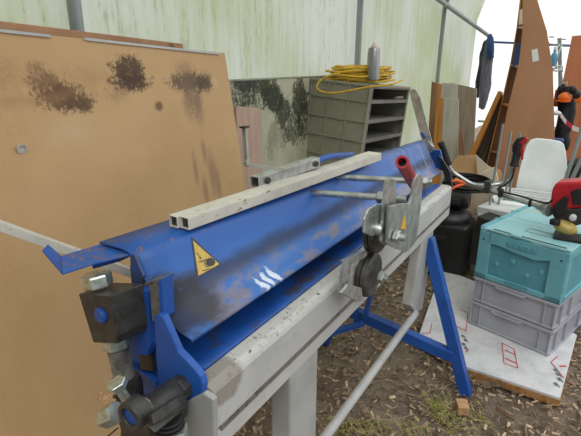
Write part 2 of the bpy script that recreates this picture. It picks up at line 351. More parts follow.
# polythene side wall, arched
prof = [(-1.75, -.05), (-1.75, 1.5), (-1.745, 2.1), (-1.66, 2.38), (-1.44, 2.68), (-1.1, 2.95), (-.7, 3.15), (-.2, 3.25)]
Y1 = 8.4
def dense(pr, n=4):
    out = []
    for a, c in zip(pr, pr[1:]):
        for k in range(n): out.append((a[0]+(c[0]-a[0])*k/n, a[1]+(c[1]-a[1])*k/n))
    return out+[pr[-1]]
b = MB(); b.loft([[Vector((x - .015*abs(math.sin(math.pi*(yy-1.2)/2.57)), yy, z)) for x, z in dense(prof, 3)] for yy in [-3+.3*k for k in range(int((Y1+3)/.3)+1)]], closed=False)
struct(b.build('wall_left', M['film'], smooth=True))
# mouldy base sheet with folded rail
b = MB(); b.prism([(-1.71,-1.05,0),(-1.71,3.45,0),(-1.71,3.45,1.385),(-1.71,-1.05,1.41)], (-.01,0,0))
struct(b.build('trim_1', M['mould']))
b = MB(); b.bar((-1.712, -1.0, 1.41), (-1.712, 3.45, 1.385), .012, .012)
struct(b.build('trim_2', M['film'], bevel=.008))
for i, yy in enumerate((1.2, 3.78, 6.25)):
    b = MB(); b.tube([(x+.045, yy, z) for x, z in dense(prof, 2)], .026, 14)
    struct(b.build('trim_%d' % (i+3), M['post'], smooth='auto'))
b = MB(); b.tube([at(434, -4, X=-1.68), at(489, 36, Y=7.9)], .028, 12)
struct(b.build('trim_6', M['post'], smooth='auto'))
# far end rail across the doorway
b = MB(); b.tube([at(492, 42, Y=8.3), at(600, 47, Y=8.3)], .016, 10)
struct(b.build('trim_7', M['jacket_bl'], smooth='auto'))
b = MB(); b.tube([at(478, 121, Y=8.3), at(505, 123, Y=8.3)], .018, 10)
struct(b.build('trim_8', M['post'], smooth='auto'))

# ================================================================== FIBREBOARD SHEETS
def sheet(name, X0, X1, Ya, Yb, zb, zt_a, zt_b, th, m, label, strip=None):
    t = thing(name, ((X0), (Ya+Yb)/2, 0), label, 'board')
    def XX(z): return X0 + (X1-X0)*z/1.55
    b = MB(); b.prism([(XX(zb), Ya, zb), (XX(zb), Yb, zb), (XX(zt_b), Yb-.05, zt_b), (XX(zt_a), Ya-.05, zt_a)], (-th, 0, -.002)); b.build('board_face', m, t, bevel=.002)
    return t, XX
t, XX = sheet('fibreboard_sheet', -1.22, -1.42, -.72, 1.77, 0, 1.655, 1.53, .02, M['chip'], 'large tan fibreboard sheet with dark mould stains leaning along the tunnel side')
for xa, ya, xb, yb in ((-8, 29.2, 53, 36), (87, 38.8, 221, 53.8)):
    a = at(xa, ya, X=-1.405); c = at(xb, yb, X=-1.405)
    for p in (a, c): p.x = XX(p.z)+.004
    MB().bar(a, c, .006, .008).build('edge_strip', M['offwhite'], t)['label'] = 'white edging strip'
p = at(25, 149, X=-1.36); p.x = XX(p.z)
b = MB(); b.ringt((p.x+.004, p.y, p.z), (p.x+.008, p.y, p.z-.001), .015, .010); b.cyl((p.x+.001, p.y, p.z), (p.x+.005, p.y, p.z), .010, 16)
b.build('hole_plug', M['whiteboard'], t)['label'] = 'small pale round plug'
sheet('fibreboard_sheet', -1.36, -1.50, -.7, 1.60, 0, 1.70, 1.565, .015, M['chip2'], 'brown stained board edge showing above and behind the large tan sheet')

# white stake resting on the ground side of the folder
a = at(-30, 215, X=-1.12); c = at(152, 280, Y=.80)
b = MB(); b.sqtube(a, c, .022, .022, .003)
tag(b.build('square_tube', M['white_tube'], bevel=.002), 'lone white painted square tube in front of the tan sheet, left of the blue folder', 'tube')

# small pink offcut and white frame by the mouldy wall
tag(MB().prism(px([(236,106),(261,108.5),(263,170),(262,215),(240,215)], X=-1.60), (-.015,0,0)).build('board_offcut', M['ply_pink'], bevel=.002), 'small pinkish board offcut standing against the mouldy wall', 'board')
t = thing('angle_frame', at(246, 166, X=-1.5), 'narrow white rusty L-shaped metal frame in front of the pinkish offcut', 'frame')
MB().bar(at(244.5,127,X=-1.5), at(247,165,X=-1.5), .016, .022, (1,0,0)).build('upright', M['white_tube'], t)
MB().bar(at(246,164.5,X=-1.5), at(275,169,X=-1.42), .016, .022).build('crosspiece', M['white_tube'], t)
MB().box(at(244.5,127,X=-1.5), (.03,.05,.008)).build('end_cap', M['steel_dark'], t)
MB().box(at(246.5,163,X=-1.49)-Vector((0,0,.0)), (.022,.022,.02)).build('corner_joint', M['white_tube'], t)

# ================================================================== FOLDING MACHINE
fm = thing('sheet_metal_folder', (-.62, 1.45, 0), 'large blue and grey sheet metal folding machine across the foreground', 'folding machine')
YA, YB = .585, 2.38
# bending beam
pr = [(-.576,.900),(-.545,.900),(-.530,.895),(-.525,.885),(-.525,.800),(-.530,.797),(-.530,.790),(-.525,.787),(-.525,.745),(-.590,.745),(-.590,.88)]
b = MB(); b.loft([[Vector((x, y, z)) for x, z in pr] for y in (.56, 1.2, 1.8, YB)])
b.build('bending_beam', M['beam'], fm, bevel=.002)
b = MB(); b.box((-.5245, 1.475, .7935), (.002, 1.80, .013)); b.build('seam_line', M['grey_dirty'], fm)['label'] = 'dark seam along the grey beam'
# beam nose cut down at the near end
b = MB(); b.prism(px([(180,404),(203,393),(213,400),(215,480),(180,480)], Y=.545), (0,.014,0)); b.build('end_foot', M['grey_paint'], fm, bevel=.003)
# lower blue beam (bed)
pr = [(-.578,.903),(-.592,.908),(-.605,.906),(-.625,.900),(-.66,.905),(-.70,.925),(-.78,.925),(-.78,.76),(-.592,.76)]
b = MB(); b.loft([[Vector((x, y, z)) for x, z in pr] for y in (YA+.01, 1.2, 1.8, YB-.03)]); b.build('lower_beam', M['blue'], fm, bevel=.003, smooth='auto')
# clamp beam cover
near = [(-.603,.960),(-.603,.966),(-.636,.972),(-.668,.995),(-.700,1.032),(-.727,1.072),(-.742,1.098),(-.752,1.112),(-.768,1.121),(-.79,1.124),(-.86,1.122)]
far = [(-.588,.960),(-.588,.966),(-.606,.972),(-.622,.992),(-.640,1.022),(-.656,1.058),(-.668,1.085),(-.676,1.100),(-.684,1.109),(-.692,1.112),(-.708,1.113)]
N = 18; prof_ = []
for k in range(N+1):
    s = k/N; y = YA+.004+(YB-.01-YA)*s
    prof_.append([Vector((a[0]+(c[0]-a[0])*s, y, a[1]+(c[1]-a[1])*s)) for a, c in zip(near, far)])
b = MB(); b.loft(prof_, closed=False)
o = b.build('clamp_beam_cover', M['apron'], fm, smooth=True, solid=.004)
# inner body of clamp beam
b = MB(); b.loft([[Vector(p) for p in ((-.650+.03*s,y,.955),(-.735+.06*s,y,1.03),(-.80+.09*s,y,1.07),(-.80+.09*s,y,.945))] for s, y in ((0,YA+.03),(1,YB-.05))])
b.build('clamp_beam_core', M['blue'], fm)
# overhanging top flange at the near end
flp = [at(134,254.5,Z=1.116), at(93,263,Z=1.116), at(62,273,Z=1.116), at(61,255.5,Z=1.116), at(100,244,Z=1.116), at(134,232,Z=1.116)]
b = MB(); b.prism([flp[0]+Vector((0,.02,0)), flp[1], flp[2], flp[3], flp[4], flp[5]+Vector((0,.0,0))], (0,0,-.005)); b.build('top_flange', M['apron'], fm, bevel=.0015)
b = MB(); b.prism([flp[2], flp[3]+Vector((.0,.0,0)), at(48,244,Z=1.132), at(42,250,Z=1.132)], (0,0,-.005)); b.build('flange_lip', M['blue_clean'], fm, bevel=.001)
b = MB(); b.prism([at(134,254,Z=1.108), at(92,264,Z=1.106), at(93,269,Z=1.09), at(118,262,Z=1.10)], (.001,.006,0)); b.build('flange_underside', M['blue'], fm)
b = MB(); b.prism(px([(130,255),(134,255),(143,276),(141,287),(132,292)], Y=.583), (0,.006,0)); b.build('end_gusset', M['blue'], fm)

# warning sticker
def onap(x, y, lift=.004):
    # ray against the cover: march along the profile planes
    best = None
    for a, c, f, g in zip(near, near[1:], far, far[1:]):
        A = Vector((a[0], YA, a[1])); B_ = Vector((c[0], YA, c[1])); F = Vector((f[0], YB, f[1]))
        n = (B_-A).cross(F-A).normalized(); o_ = Vector((0,0,1.5)); d = CM @ Vector((x-CX, CY-y, -FPX)); tt = (A-o_).dot(n)/d.dot(n); p = o_+d*tt
        s = (p.y-YA)/(YB-YA); lo = a[1]+(f[1]-a[1])*s; hi = c[1]+(g[1]-c[1])*s
        if lo-.0005 <= p.z <= hi+.0005:
            if n.dot(d) > 0: n = -n
            return p + n*lift
    return at(x, y, X=-.7)
def decal(name, pts, m, parent, lift, sub=6):
    b = MB(); c = Vector((sum(p[0] for p in pts)/len(pts), sum(p[1] for p in pts)/len(pts)))
    dens = []
    for i, p in enumerate(pts):
        q = pts[(i+1) % len(pts)]
        for k in range(sub): dens.append(((p[0]+(q[0]-p[0])*k/sub), (p[1]+(q[1]-p[1])*k/sub)))
    rings = []
    for f in (1, .66, .33): rings.append([b.bm.verts.new(onap(c.x+(x-c.x)*f, c.y+(y-c.y)*f, lift)) for x, y in dens])
    cc = b.bm.verts.new(onap(c.x, c.y, lift)); n = len(dens)
    for A, B_ in zip(rings, rings[1:]):
        for k in range(n): b.bm.faces.new((A[k], A[(k+1) % n], B_[(k+1) % n], B_[k]))
    for k in range(n): b.bm.faces.new((rings[-1][k], rings[-1][(k+1) % n], cc))
    return b.build(name, m, parent)
st = decal('warning_sticker', [(190.5,237),(221,265),(196,279)], M['sticker_k'], fm, .0032); st['label'] = 'yellow triangular hand crush warning sticker'
decal('sticker_face', [(192,241),(218.5,264.6),(197.5,276.3)], M['sticker'], st, .0038)
for pts in ([(206,259.5),(210,258.2),(213.5,260.3),(214.6,263),(212.5,266),(208.5,267),(205.6,265)], [(198,262.2),(206.5,259.3),(207,260.4),(198.3,263.2)],
            [(203,262.6),(207,260.8),(207,261.8),(203.2,263.4)], [(202.8,264.2),(207,262.6),(207,263.6),(203,265)], [(203.4,265.8),(207,264.4),(207.4,265.4),(203.7,266.6)], [(204.8,267.2),(208,265.8),(208.4,266.8),(205.2,268)],
            [(201.5,271),(209,268.6),(209.2,269.3),(201.8,271.9)], [(196,253),(199.6,258.4),(199,258.7),(195.5,253.3)], [(197.8,257.6),(200.2,257.4),(199.8,260.2)]):
    decal('sticker_pictogram', pts, M['sticker_k'], st, .0043, 2)

# ---- near end linkage
def cyl_px(name, a, b, r, m, parent=fm, kind='cyl', **k):
    B = MB(); getattr(B, kind)(a, b, r, **k); return B.build(name, m, parent, smooth='auto')
# black clevis block
fr = px([(78,294),(110,296),(119,345),(93,343)], Y=.50)
b = MB(); b.prism([fr[0], fr[1], fr[1]+(fr[2]-fr[1])*.82, fr[2]+Vector((-.006,0,0)), fr[3]], (.012,.072,.0)); blk = b.build('clevis_block', M['steel_dark'], fm, bevel=.003)
blk['label'] = 'black oily steel block'
pc = at(102,315,Y=.50); cyl_px('blue_pin', pc+Vector((0,-.009,0)), pc+Vector((0,.02,0)), .0165, M['blue_clean'], bev=.004)
ax = (fr[0]+fr[1]-fr[2]-fr[3]).normalized()      # axis of the threaded rod
bc = (fr[0]+fr[1])/2 + Vector((-.024,.030,0)); 
hx = MB().hexn(bc, bc+ax*.027, .030).build('hex_nut', M['zinc'], fm); hx['label'] = 'zinc plated nut on top of the black block'
bot = (fr[2]+fr[3])/2 + Vector((-.010,.030,0))
MB().hexn(bot-ax*.026, bot, .030).build('hex_nut', M['zinc'], fm)
prt = []; L = .115; n = 40
for k in range(n+1): prt.append((L*k/n, .0225 if k % 2 else .0180))
MB().lathe(bot-ax*.02, bot-ax*1, prt, 20).build('threaded_rod', M['steel_thread'], fm)['label'] = 'threaded adjusting rod'
MB().lathe(bot-ax*.10, bot-ax*1, [(0,.03),(.02,.034),(.05,.03)], 20).build('rod_seat', M['steel_dark'], fm, smooth='auto')
# blue channel bracket with grimy core
MB().prism(px([(134,286),(164,277),(162,330),(140,352),(139,320)], Y=.588), (0,.03,0)).build('bracket_core', M['grey_dirty'], fm, bevel=.003)
MB().prism(px([(133,289),(147.5,291),(150,345),(147,356),(126,352),(124,330)], Y=.567), (0,.02,0)).build('bracket_plate', M['blue_clean'], fm, bevel=.0015)
MB().prism(px([(149,287),(160.5,279.5),(163,314),(152,322)], Y=.572), (0,.012,0)).build('bracket_plate', M['grey_dirty'], fm, bevel=.0015)
MB().prism(px([(158,281),(161.5,278.5),(164,318),(160,322)], Y=.566), (0,.03,0)).build('bracket_plate', M['blue_clean'], fm, bevel=.001)
MB().prism(px([(128,345),(160,345),(165,385),(176,410),(160,436),(140,436),(132,395)], Y=.60), (0,.02,0)).build('back_plate', M['blue'], fm, bevel=.002)
MB().prism(px([(140,352),(150,350),(154,372),(140,370)], Y=.585), (0,.012,0)).build('stop_block', M['steel_dark'], fm, bevel=.002)
MB().bar(at(126,363,Y=.60), at(158,383,Y=.58), .014, .016).build('link_bar', M['blue_clean'], fm, bevel=.002)
# blue teardrop lever plate
arc = [(183+20*math.cos(R(a)), 389+24*math.sin(R(a))) for a in range(-50, 150, 20)]
MB().prism(px([(153,317),(158,314.5),(163,317),(172,338),(178,352),(186,360)] + arc + [(160,396),(157,378)], Y=.548), (0,.017,0)).build('lever_plate', M['blue_clean'], fm, bevel=.004, seg=3)
# pivot shaft along the machine
A = at(183,386,Y=.548)
MB().lathe((A.x,.528,A.z), (A.x,1,A.z), [(0,.022),(.004,.026),(.02,.026)], 8).build('collar_nut', M['steel_dark'], fm)
MB().lathe((A.x,.448,A.z), (A.x,1,A.z), [(0,.024),(.003,.0275),(.075,.0275),(.082,.024)], 28).build('pivot_shaft', M['steel_dark'], fm, smooth='auto')
A2 = at(130,417,Y=.408)
MB().ringt((A2.x,.404,A2.z), (A2.x,.436,A2.z), .0275, .0165, 28).build('collar_ring', M['steel_dark'], fm, smooth='auto', bevel=.003)
MB().cyl((A2.x,.410,A2.z), (A2.x,.43,A2.z), .0165, 24).build('pin_end', M['blue_clean'], fm, smooth='auto')['label'] = 'blue painted pin end'
MB().cyl((A2.x,.43,A2.z), (A.x,.45,A.z), .021, 20).build('shaft_neck', M['grey_dirty'], fm, smooth='auto')
MB().prism([at(146,417,Y=.42), at(151,414,Y=.42), at(182,393,Y=.52), at(184,400,Y=.52), at(152,424,Y=.42)], (.012,-.006,-.01)).build('wedge_key', M['steel_dark'], fm, bevel=.002)
MB().prism(px([(150,420),(176,402),(178,424),(160,430)], Y=.50), (0,.03,0)).build('bearing_foot', M['steel_dark'], fm, bevel=.004)
b = MB(); q = at(168,418,Y=.48)
for k in range(3): b.cyl(q+Vector((0,0,-.008*k)), q+Vector((0,0,-.008*k-.006)), .026+.002*k, 24, bev=.002)
b.build('washer_stack', M['rubber'], fm, smooth='auto')
q = at(173,428,Y=.48); MB().hexn(q+Vector((0,0,-.03)), q, .028).build('hex_nut', M['zinc'], fm)
# clamping bolt and nut left of the pin
a = at(127,400,Y=.45); c = at(118,386,Y=.44)
MB().cyl(a, c, .009, 16).build('clamp_bolt', M['zinc'], fm, smooth='auto')
d = (c-a).normalized(); MB().hexn(c-d*.004, c+d*.010, .0185).build('hex_nut', M['zinc'], fm)
a = at(122,409,Y=.45); c = at(104,418,Y=.44); MB().hexn(c, c+(a-c)*.75, .022).build('hex_nut', M['zinc'], fm)
b = MB()
for k in range(60):
    q = at(108+random.gauss(0,3.5), 401+random.gauss(0,3.2), Y=.452); b.sphere(q, .0013+random.random()*.002, seg=6)
b.build('rust_crumbs', M['blockwood'], fm)['kind'] = 'stuff'
MB().prism(px([(112,404),(146,402),(150,436),(150,470),(118,470),(120,430)], Y=.475), (0,.03,0)).build('yoke', M['steel_dark'], fm, bevel=.004)
MB().tube([at(118,428,Y=.44), at(108,436,Y=.43), at(100,448,Y=.42)], .0016, 8).build('split_pin', M['steel_dark'], fm)

# ---- bail handle (two grey arms and a round rod)
MB().box((-.557, .915, .60), (.062, .145, .36)).build('handle_arm', M['grey_paint'], fm, bevel=.006)
tp = [(-.528,1.965,.80),(-.528,2.13,.80)]; 
b = MB(); b.prism([(-.53,1.955,.79),(-.53,2.135,.79),(-.53,2.075,.37),(-.53,2.035,.345),(-.53,1.885,.41),(-.53,1.86,.45)][:2]+[at(422.5,309,X=-.53), at(416,313,X=-.53), at(411,306,X=-.53)], (-.045,0,0)); b.build('handle_arm', M['grey_paint'], fm, bevel=.004)
MB().box((-.557,.915,.42),(.05,.13,.06)).build('arm_end', M['grey_paint'], fm, bevel=.004)
e = at(415.5,313,X=-.53); MB().tube([(-.53,e.y,e.z), (-.53,.93,e.z)], .0165, 18).build('handle_rod', M['grey_paint'], fm, smooth='auto')
# ---- blue stand
foot = at(466,394,Z=0); topl = Vector((-.50, 2.16, .80))
MB().bar(foot+Vector((0,0,.0)), at(428,238,Y=foot.y+.06), .052, .05, (0,1,0)).build('stand_leg', M['blue_clean'], fm, bevel=.003)
c1 = at(453,356,Y=foot.y+.005); c2 = at(345,308,Y=foot.y+.02)
MB().bar(c1, c2, .045, .055).build('stand_crossbar', M['blue_clean'], fm, bevel=.003)
lf = Vector((c2.x-.12, c2.y, 0)); MB().bar(lf, (-.74, foot.y+.05, .78), .05, .05, (0,1,0)).build('stand_leg', M['blue_clean'], fm, bevel=.003)
MB().bar(at(364,322,Y=1.92), at(372,290,Y=1.92), .02, .03,(0,1,0)).build('stand_brace', M['blue_clean'], fm, bevel=.002)
MB().bar(at(356,322,Y=1.92), at(357,296,Y=1.92), .02, .022,(0,1,0)).build('stand_brace', M['blue_clean'], fm, bevel=.002)
MB().bar(at(364,323,Y=1.90), at(326,334,Y=1.80), .028, .025).build('stand_tie', M['blue_clean'], fm, bevel=.003)
nl = Vector((-.80,.66,0)); MB().bar(nl, (-.72,.66,.78), .05, .05, (0,1,0)).build('stand_leg', M['blue_clean'], fm, bevel=.003)
# ---- far end parts
MB().prism(px([(438,155),(443,160),(450,172),(452,186),(446,181),(443,172)], Y=2.42), (0,.015,0)).build('far_linkage', M['black'], fm, bevel=.002)
MB().prism(px([(428,150),(440,150),(443,163),(443,171),(436,168)], Y=2.44), (0,.02,0)).build('far_bracket', M['blue'], fm, bevel=.002)
MB().box(at(447,187,Y=2.45), (.05,.03,.07)).build('far_block', M['black'], fm, bevel=.006)
MB().prism(px([(409,91),(412,89),(416,90),(420,97),(433,146),(425,150),(421,137)], Y=2.42), (0,.006,0)).build('upright_strap', M['galv'], fm, bevel=.001)['label'] = 'round ended galvanised strap'
MB().prism(px([(424,149),(428,141),(434,147),(431,153)], Y=2.405), (0,.012,0)).build('strap_clip', M['zinc'], fm, bevel=.001)
MB().bar(at(421,133,Y=2.41), at(425,138,Y=2.41), .012,.012).build('blue_peg', M['blue_clean'], fm, bevel=.001)

# ================================================================== THINGS ON THE FOLDER
t = thing('tube_pair', (-.72, 1.2, 1.124), 'pair of joined chipped white square tubes lying on top of the blue cover', 'tube')
TZ = 1.141
n0 = at(188.5,224.5,Z=TZ); f0 = at(381.5,156.5,Z=TZ+.002); dirv = (f0-n0).normalized(); side = Vector((dirv.y,-dirv.x,0)).normalized()
w = .029
for k in (0, 1):
    off = -side*(w*.5 + k*(w+.0005)); s0 = dirv*(-.008*k)
    MB().sqtube(n0+off+s0, f0+off, w, .029, .0025).build('tube', M['white_tube'], t, bevel=.0025)
    MB().bar(n0+off+s0+dirv*.006, f0+off-dirv*.006, w-.006, .022).build('bore_shade', M['steel_dark'], t)['label'] = 'dark core painted as the shade inside the tube'  # solid dark core put in for the shade inside the open tube
# galvanised clamp lever
t = thing('clamp_lever', (-.86, 1.25, 1.13), 'short galvanised bar with two bolts and a blue arm behind the white tubes', 'lever')
a = at(254.5,182,Z=1.165); c = at(316,161.5,Z=1.18)
dv = (c-a).normalized(); sd = Vector((dv.y,-dv.x,0)).normalized()
MB().sqtube(a, c, .034, .032, .003).build('sleeve', M['galv'], t, bevel=.002)
for s, q in ((.035, a), (-.025, c)):
    h = q + dv*s + sd*.017; MB().hexn(h, h+sd*.008, .010).build('bolt', M['steel_dark'], t)
b = MB(); b.tube([at(314,163,Z=1.178), at(323,158.5,Z=1.185), at(332,156,Z=1.185), at(352,154.5,Z=1.16)], [.011,.010,.010,.010], 12)
b.build('blue_arm', M['blue_clean'], t, smooth='auto')['label'] = 'blue painted arm'

# ================================================================== ROLLER CUTTER
rc = thing('roller_cutter', (-.50, 1.27, .76), 'steel twin roller edge cutter with red handle clamped on the grey beam', 'cutting tool')
def wheel(X, Y, Z, r):
    b = MB(); b.lathe((X-.018,Y,Z), (X+.1,Y,Z), [(0,r*.55),(0,r*.93),(.003,r),(.016,r),(.017,r*.93),(.019,r*.93),(.020,r),(.032,r*.97),(.036,r*.9),(.036,r*.5)], 48)
    return b.build('roller', M['wheel'], rc, smooth='auto')
wheel(-.490,1.285,1.010,.074); wheel(-.505,1.275,.860,.073)
# lower angle bracket: shoe around the lower wheel
Xb = -.522
MB().prism(px([(346,262),(352,263),(349,284),(341,293)], X=-.495), (-.012,0,0)).build('lower_bracket', M['galv'], rc, bevel=.001)
MB().prism(px([(346,262),(367,251),(367,256),(352,265)], X=-.495), (-.02,0,0)).build('bracket_top', M['galv'], rc, bevel=.001)
MB().prism(px([(341,293),(348,284),(351,285),(362,288),(363,301),(357,302),(350,298)], X=-.478), (-.008,0,0)).build('lower_guard', M['galv'], rc, bevel=.002)
q = Vector((-.47,1.275,.860)); MB().hexn(q, q+Vector((.016,0,0)), .020).build('axle_nut', M['galv'], rc)
MB().cyl(q+Vector((.014,0,0)), q+Vector((.028,0,0)), .010, 16).build('axle_end', M['galv'], rc, smooth='auto')
# plates
MB().prism(px([(384,180),(388,178.5),(393,180),(392,204),(388,240),(383,245),(379,241),(381,205)], X=-.440), (.010,0,0)).build('inner_plate', M['galv'], rc, bevel=.001)
MB().prism(px([(387,206),(399,203),(407,203),(410,195),(412,178),(417,173),(421,177),(418,212),(414,241),(404,252),(391,247),(385,243)], X=-.415), (.008,0,0)).build('outer_plate', M['galv'], rc, bevel=.001)
MB().prism(px([(404,216),(405,217),(405.5,229),(401,229)], X=-.4065), (.001,0,0)).build('arrow_mark', M['brass'], rc)['label'] = 'small yellow arrow mark'
MB().prism(px([(362.7,219),(367,209),(375,204),(381,205),(380,221),(376,234),(371,236),(362,232)], X=-.448), (.005,0,0)).build('wheel_cap', M['zinc'], rc, bevel=.001)
q = at(377,229,X=-.444); MB().lathe(q, q+Vector((1,0,0)), [(0,.017),(.012,.017),(.018,.012)], 18).build('rivet_head', M['galv'], rc, smooth='auto')
q = at(394,236,X=-.405); MB().hexn(q, q+Vector((.016,0,0)), .018).build('pivot_nut', M['galv'], rc)
MB().cyl(q+Vector((.015,0,0)), q+Vector((.034,0,0)), .010, 16).build('pivot_end', M['galv'], rc, smooth='auto')
for (x0,y0,X0),(x1,y1,X1),nuts in (((336,177,-.72),(432,182,-.40),((425,-.433),)), ((299,192,-.76),(406,199,-.42),((380,-.515),(393,-.475)))):
    a = at(x0,y0,X=X0); c = at(x1,y1,X=X1); MB().cyl(a, c, .0105, 18).build('cross_rod', M['galv'], rc, smooth='auto')
    d = (c-a).normalized()
    for xn, Xn in nuts:
        s = (xn-x0)/(x1-x0); L = (c-a).length
        # nut position by matching the pixel column
        best = min((abs((lambda P_: (CX + FPX*(CM.transposed() @ (P_-Vector((0,0,1.5)))).x / -(CM.transposed() @ (P_-Vector((0,0,1.5)))).z))(a+d*L*k/200)-xn), k) for k in range(201))[1]
        P_ = a+d*L*best/200; MB().hexn(P_-d*.009, P_+d*.009, .0185).build('lock_nut', M['galv'], rc)
a = at(402,162,X=-.405); c = at(414,184,X=-.448)
MB().ringt(a, c, .0185, .0120, 24).build('red_handle', M['redgrip'], rc, smooth='auto')['label'] = 'worn red tube handle'
MB().cyl(a+(c-a)*.12, c, .0118, 16).build('handle_core', M['steel_dark'], rc, smooth='auto')

# ================================================================== PIGEONHOLE UNIT, CABLE, FLASK
pu = thing('pigeonhole_unit', (-1.44, 3.3, 0), 'tall olive grey plastic pigeonhole unit against the tunnel side under the yellow cable', 'storage unit')
W, D, H = .46, .80, 1.335; T = Matrix.Translation(Vector((-1.575, 2.92, .035))) @ Matrix.Rotation(R(4.5), 4, 'Y') @ Matrix.Rotation(R(-3.5), 4, 'X')
def lb(b, c, s): b.box(T @ Vector(c), s, T.to_3x3()); return b
b = MB(); lb(b, (0,.006,H/2), (W,.012,H)); lb(b, (0,D-.006,H/2), (W,.012,H)); lb(b, (-W/2+.006,D/2,H/2), (.012,D,H)); lb(b, (0,D/2,H-.008), (W+.01,D+.01,.016)); b.build('housing', M['bin'], pu, bevel=.003)
zs = [H-.010, H-.112] + [H-.112-.133*k for k in range(1,10)]
b = MB()
for z in zs: lb(b, (0,-.004,z), (W,.012,.012))
for x in (-W/2+.01, -W/6, W/6, W/2-.008): lb(b, (x,-.004,H/2), (.012,.012,H))
for z in zs:
    for x in (-W/3-.03, -W/3+.03, -.03, .03, W/3-.03, W/3+.03): lb(b, (x,-.007,z), (.008,.014,.028))
b.build('rib_grid', M['bin'], pu, bevel=.002)
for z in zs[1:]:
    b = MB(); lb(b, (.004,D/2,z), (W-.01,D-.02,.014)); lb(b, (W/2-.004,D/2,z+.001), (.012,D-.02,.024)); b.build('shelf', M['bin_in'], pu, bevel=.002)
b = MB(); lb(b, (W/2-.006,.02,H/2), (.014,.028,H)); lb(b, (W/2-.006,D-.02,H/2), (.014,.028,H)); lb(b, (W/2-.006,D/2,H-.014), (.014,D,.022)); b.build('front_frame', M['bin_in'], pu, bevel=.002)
b = MB()
for k in range(9): b.bar(T @ Vector((W/2-.01+random.uniform(-.02,.01), .5+random.random()*.12, zs[1]+.018+random.random()*.01)), T @ Vector((W/2+.0, .42+random.random()*.25, zs[1]+.02+random.random()*.02)), .004, .004)
b.build('debris', M['ply_grey'], pu)['kind'] = 'stuff'
b = MB(); lb(b, (-W/2+.018,D/2,H/2), (.008,D-.03,H-.03)); b.build('shade_panel', M['bin_shade'], pu)  # added panel, its dark colour stands in for shade inside the compartments
topc = T @ Vector((0, D*.42, H+.008))
pts = []; nl = 22
for k in range(nl*28):
    a_ = 2*math.pi*k/28; lp = k/28; rr = .215+.055*math.sin(lp*2.3)+.02*math.sin(a_*3+lp)
    ex = .03*math.sin(lp*1.7); ey = .05*math.cos(lp*1.1)
    loc = Vector((rr*.74*math.cos(a_)+ex, rr*1.08*math.sin(a_)+ey, -.002+.0046*lp+.012*abs(math.sin(a_*2+lp*1.3))))
    pts.append(topc + loc)
# loose loop drooping over the near side
cb = MB(); cb.tube(pts, .0078, 7)
lp2 = [at(340,73,Y=2.95), at(328,76,Y=2.9), at(319,82,Y=2.87), at(317,88,Y=2.86), at(324,92.3,Y=2.86), at(338,92.6,Y=2.88), at(355,89.5,Y=2.9), at(372,86.5,Y=2.93), at(392,84,Y=3.0), at(402,80,Y=3.1)]
sm = []
for i in range(len(lp2)-1):
    p0 = lp2[max(i-1,0)]; p1 = lp2[i]; p2 = lp2[i+1]; p3 = lp2[min(i+2,len(lp2)-1)]
    for k in range(6):
        u = k/6; sm.append(.5*((2*p1)+(p2-p0)*u+(2*p0-5*p1+4*p2-p3)*u*u+(3*p1-p0-3*p2+p3)*u**3))
cb.tube(sm+[lp2[-1]], .0062, 7)
tag(cb.build('coiled_cable', M['yellow'], smooth=True), 'coil of yellow cable heaped on top of the olive grey unit', 'cable')
t = thing('steel_flask', topc+Vector((.07,.12,.03)), 'upright stainless steel flask standing inside the yellow cable coil', 'flask')
fb = at(373,72,Y=3.12); fb = Vector((fb.x, fb.y, fb.z-.02)); fb.z = topc.z+.02
MB().lathe(fb, fb+Vector((0,0,1)), [(0,.038),(.004,.043),(.18,.043),(.186,.040),(.2,.040),(.208,.034)], 24).build('body', M['chrome'], t, smooth='auto')
MB().lathe(fb+Vector((0,0,.206)), fb+Vector((0,0,1)), [(0,.022),(.012,.022),(.022,.014),(.03,.012)], 20).build('stopper', M['cardpale'], t, smooth='auto')

# ================================================================== LEANING TIMBER
def board(name, poly, Y, th, m, label, lean=0.0, cat='board', edge=None, group=None):
    p = px(poly, Y=Y); zmin = min(q.z for q in p)
    zm = max(q.z for q in p)
    for q in p: q.y += lean*(q.z)/zm
    b = MB(); b.prism(p, (0,th,0)); o = b.build(name, m, bevel=.003)
    return tag(o, label, cat, group)
gy = lambda Y: 60+FPX*1.55/Y   # rough
board('plywood_board', [(429,82),(439,85),(439,205),(424,205)], 5.45, .03, M['ply'], 'narrow brown plywood strip at the left of the boards stacked by the film wall', .1)
board('plywood_board', [(448,83),(475,89),(471,205),(444,205)], 5.75, .02, M['ply_grey'], 'tall weathered grey brown board behind the others by the film wall', .1)
board('timber_board', [(439.5,83),(455,84.5),(456,205),(431,205)], 5.40, .02, M['whiteboard'], 'pale board rising behind the pine edged board by the film wall', .1)
t = thing('timber_board', at(447,205,Y=5.2), 'short grey white board with orange pine edge in front of the film wall', 'board')
MB().prism(px([(443,98),(458.5,99),(456.5,205),(439,205)], Y=5.25), (0,.02,0)).build('board_face', M['whiteboard'], t, bevel=.002)
MB().prism(px([(437.5,84),(440,83.5),(439.5,98),(443,98),(439,205),(429,205)], Y=5.24), (0,.03,0)).build('pine_edge', M['pine'], t, bevel=.002)['label'] = 'orange pine edge'
board('wood_offcut', [(458.5,131),(462,131),(466,172),(458,172)], 5.1, .03, M['ply'], 'narrow pointed brown offcut in front of the grey board', 0, 'offcut')
board('leaning_plank', [(498,91),(501.5,93),(470,165),(463,178),(458,178)], 5.0, .10, M['pine'], 'orange pine plank leaning left of the tall tapered shelf unit', 0, 'plank')
board('leaning_plank', [(501,94),(504,98),(485,150),(472,178),(464,178)], 5.1, .06, M['darkboard'], 'dark plank leaning directly behind the orange pine plank', 0, 'plank')
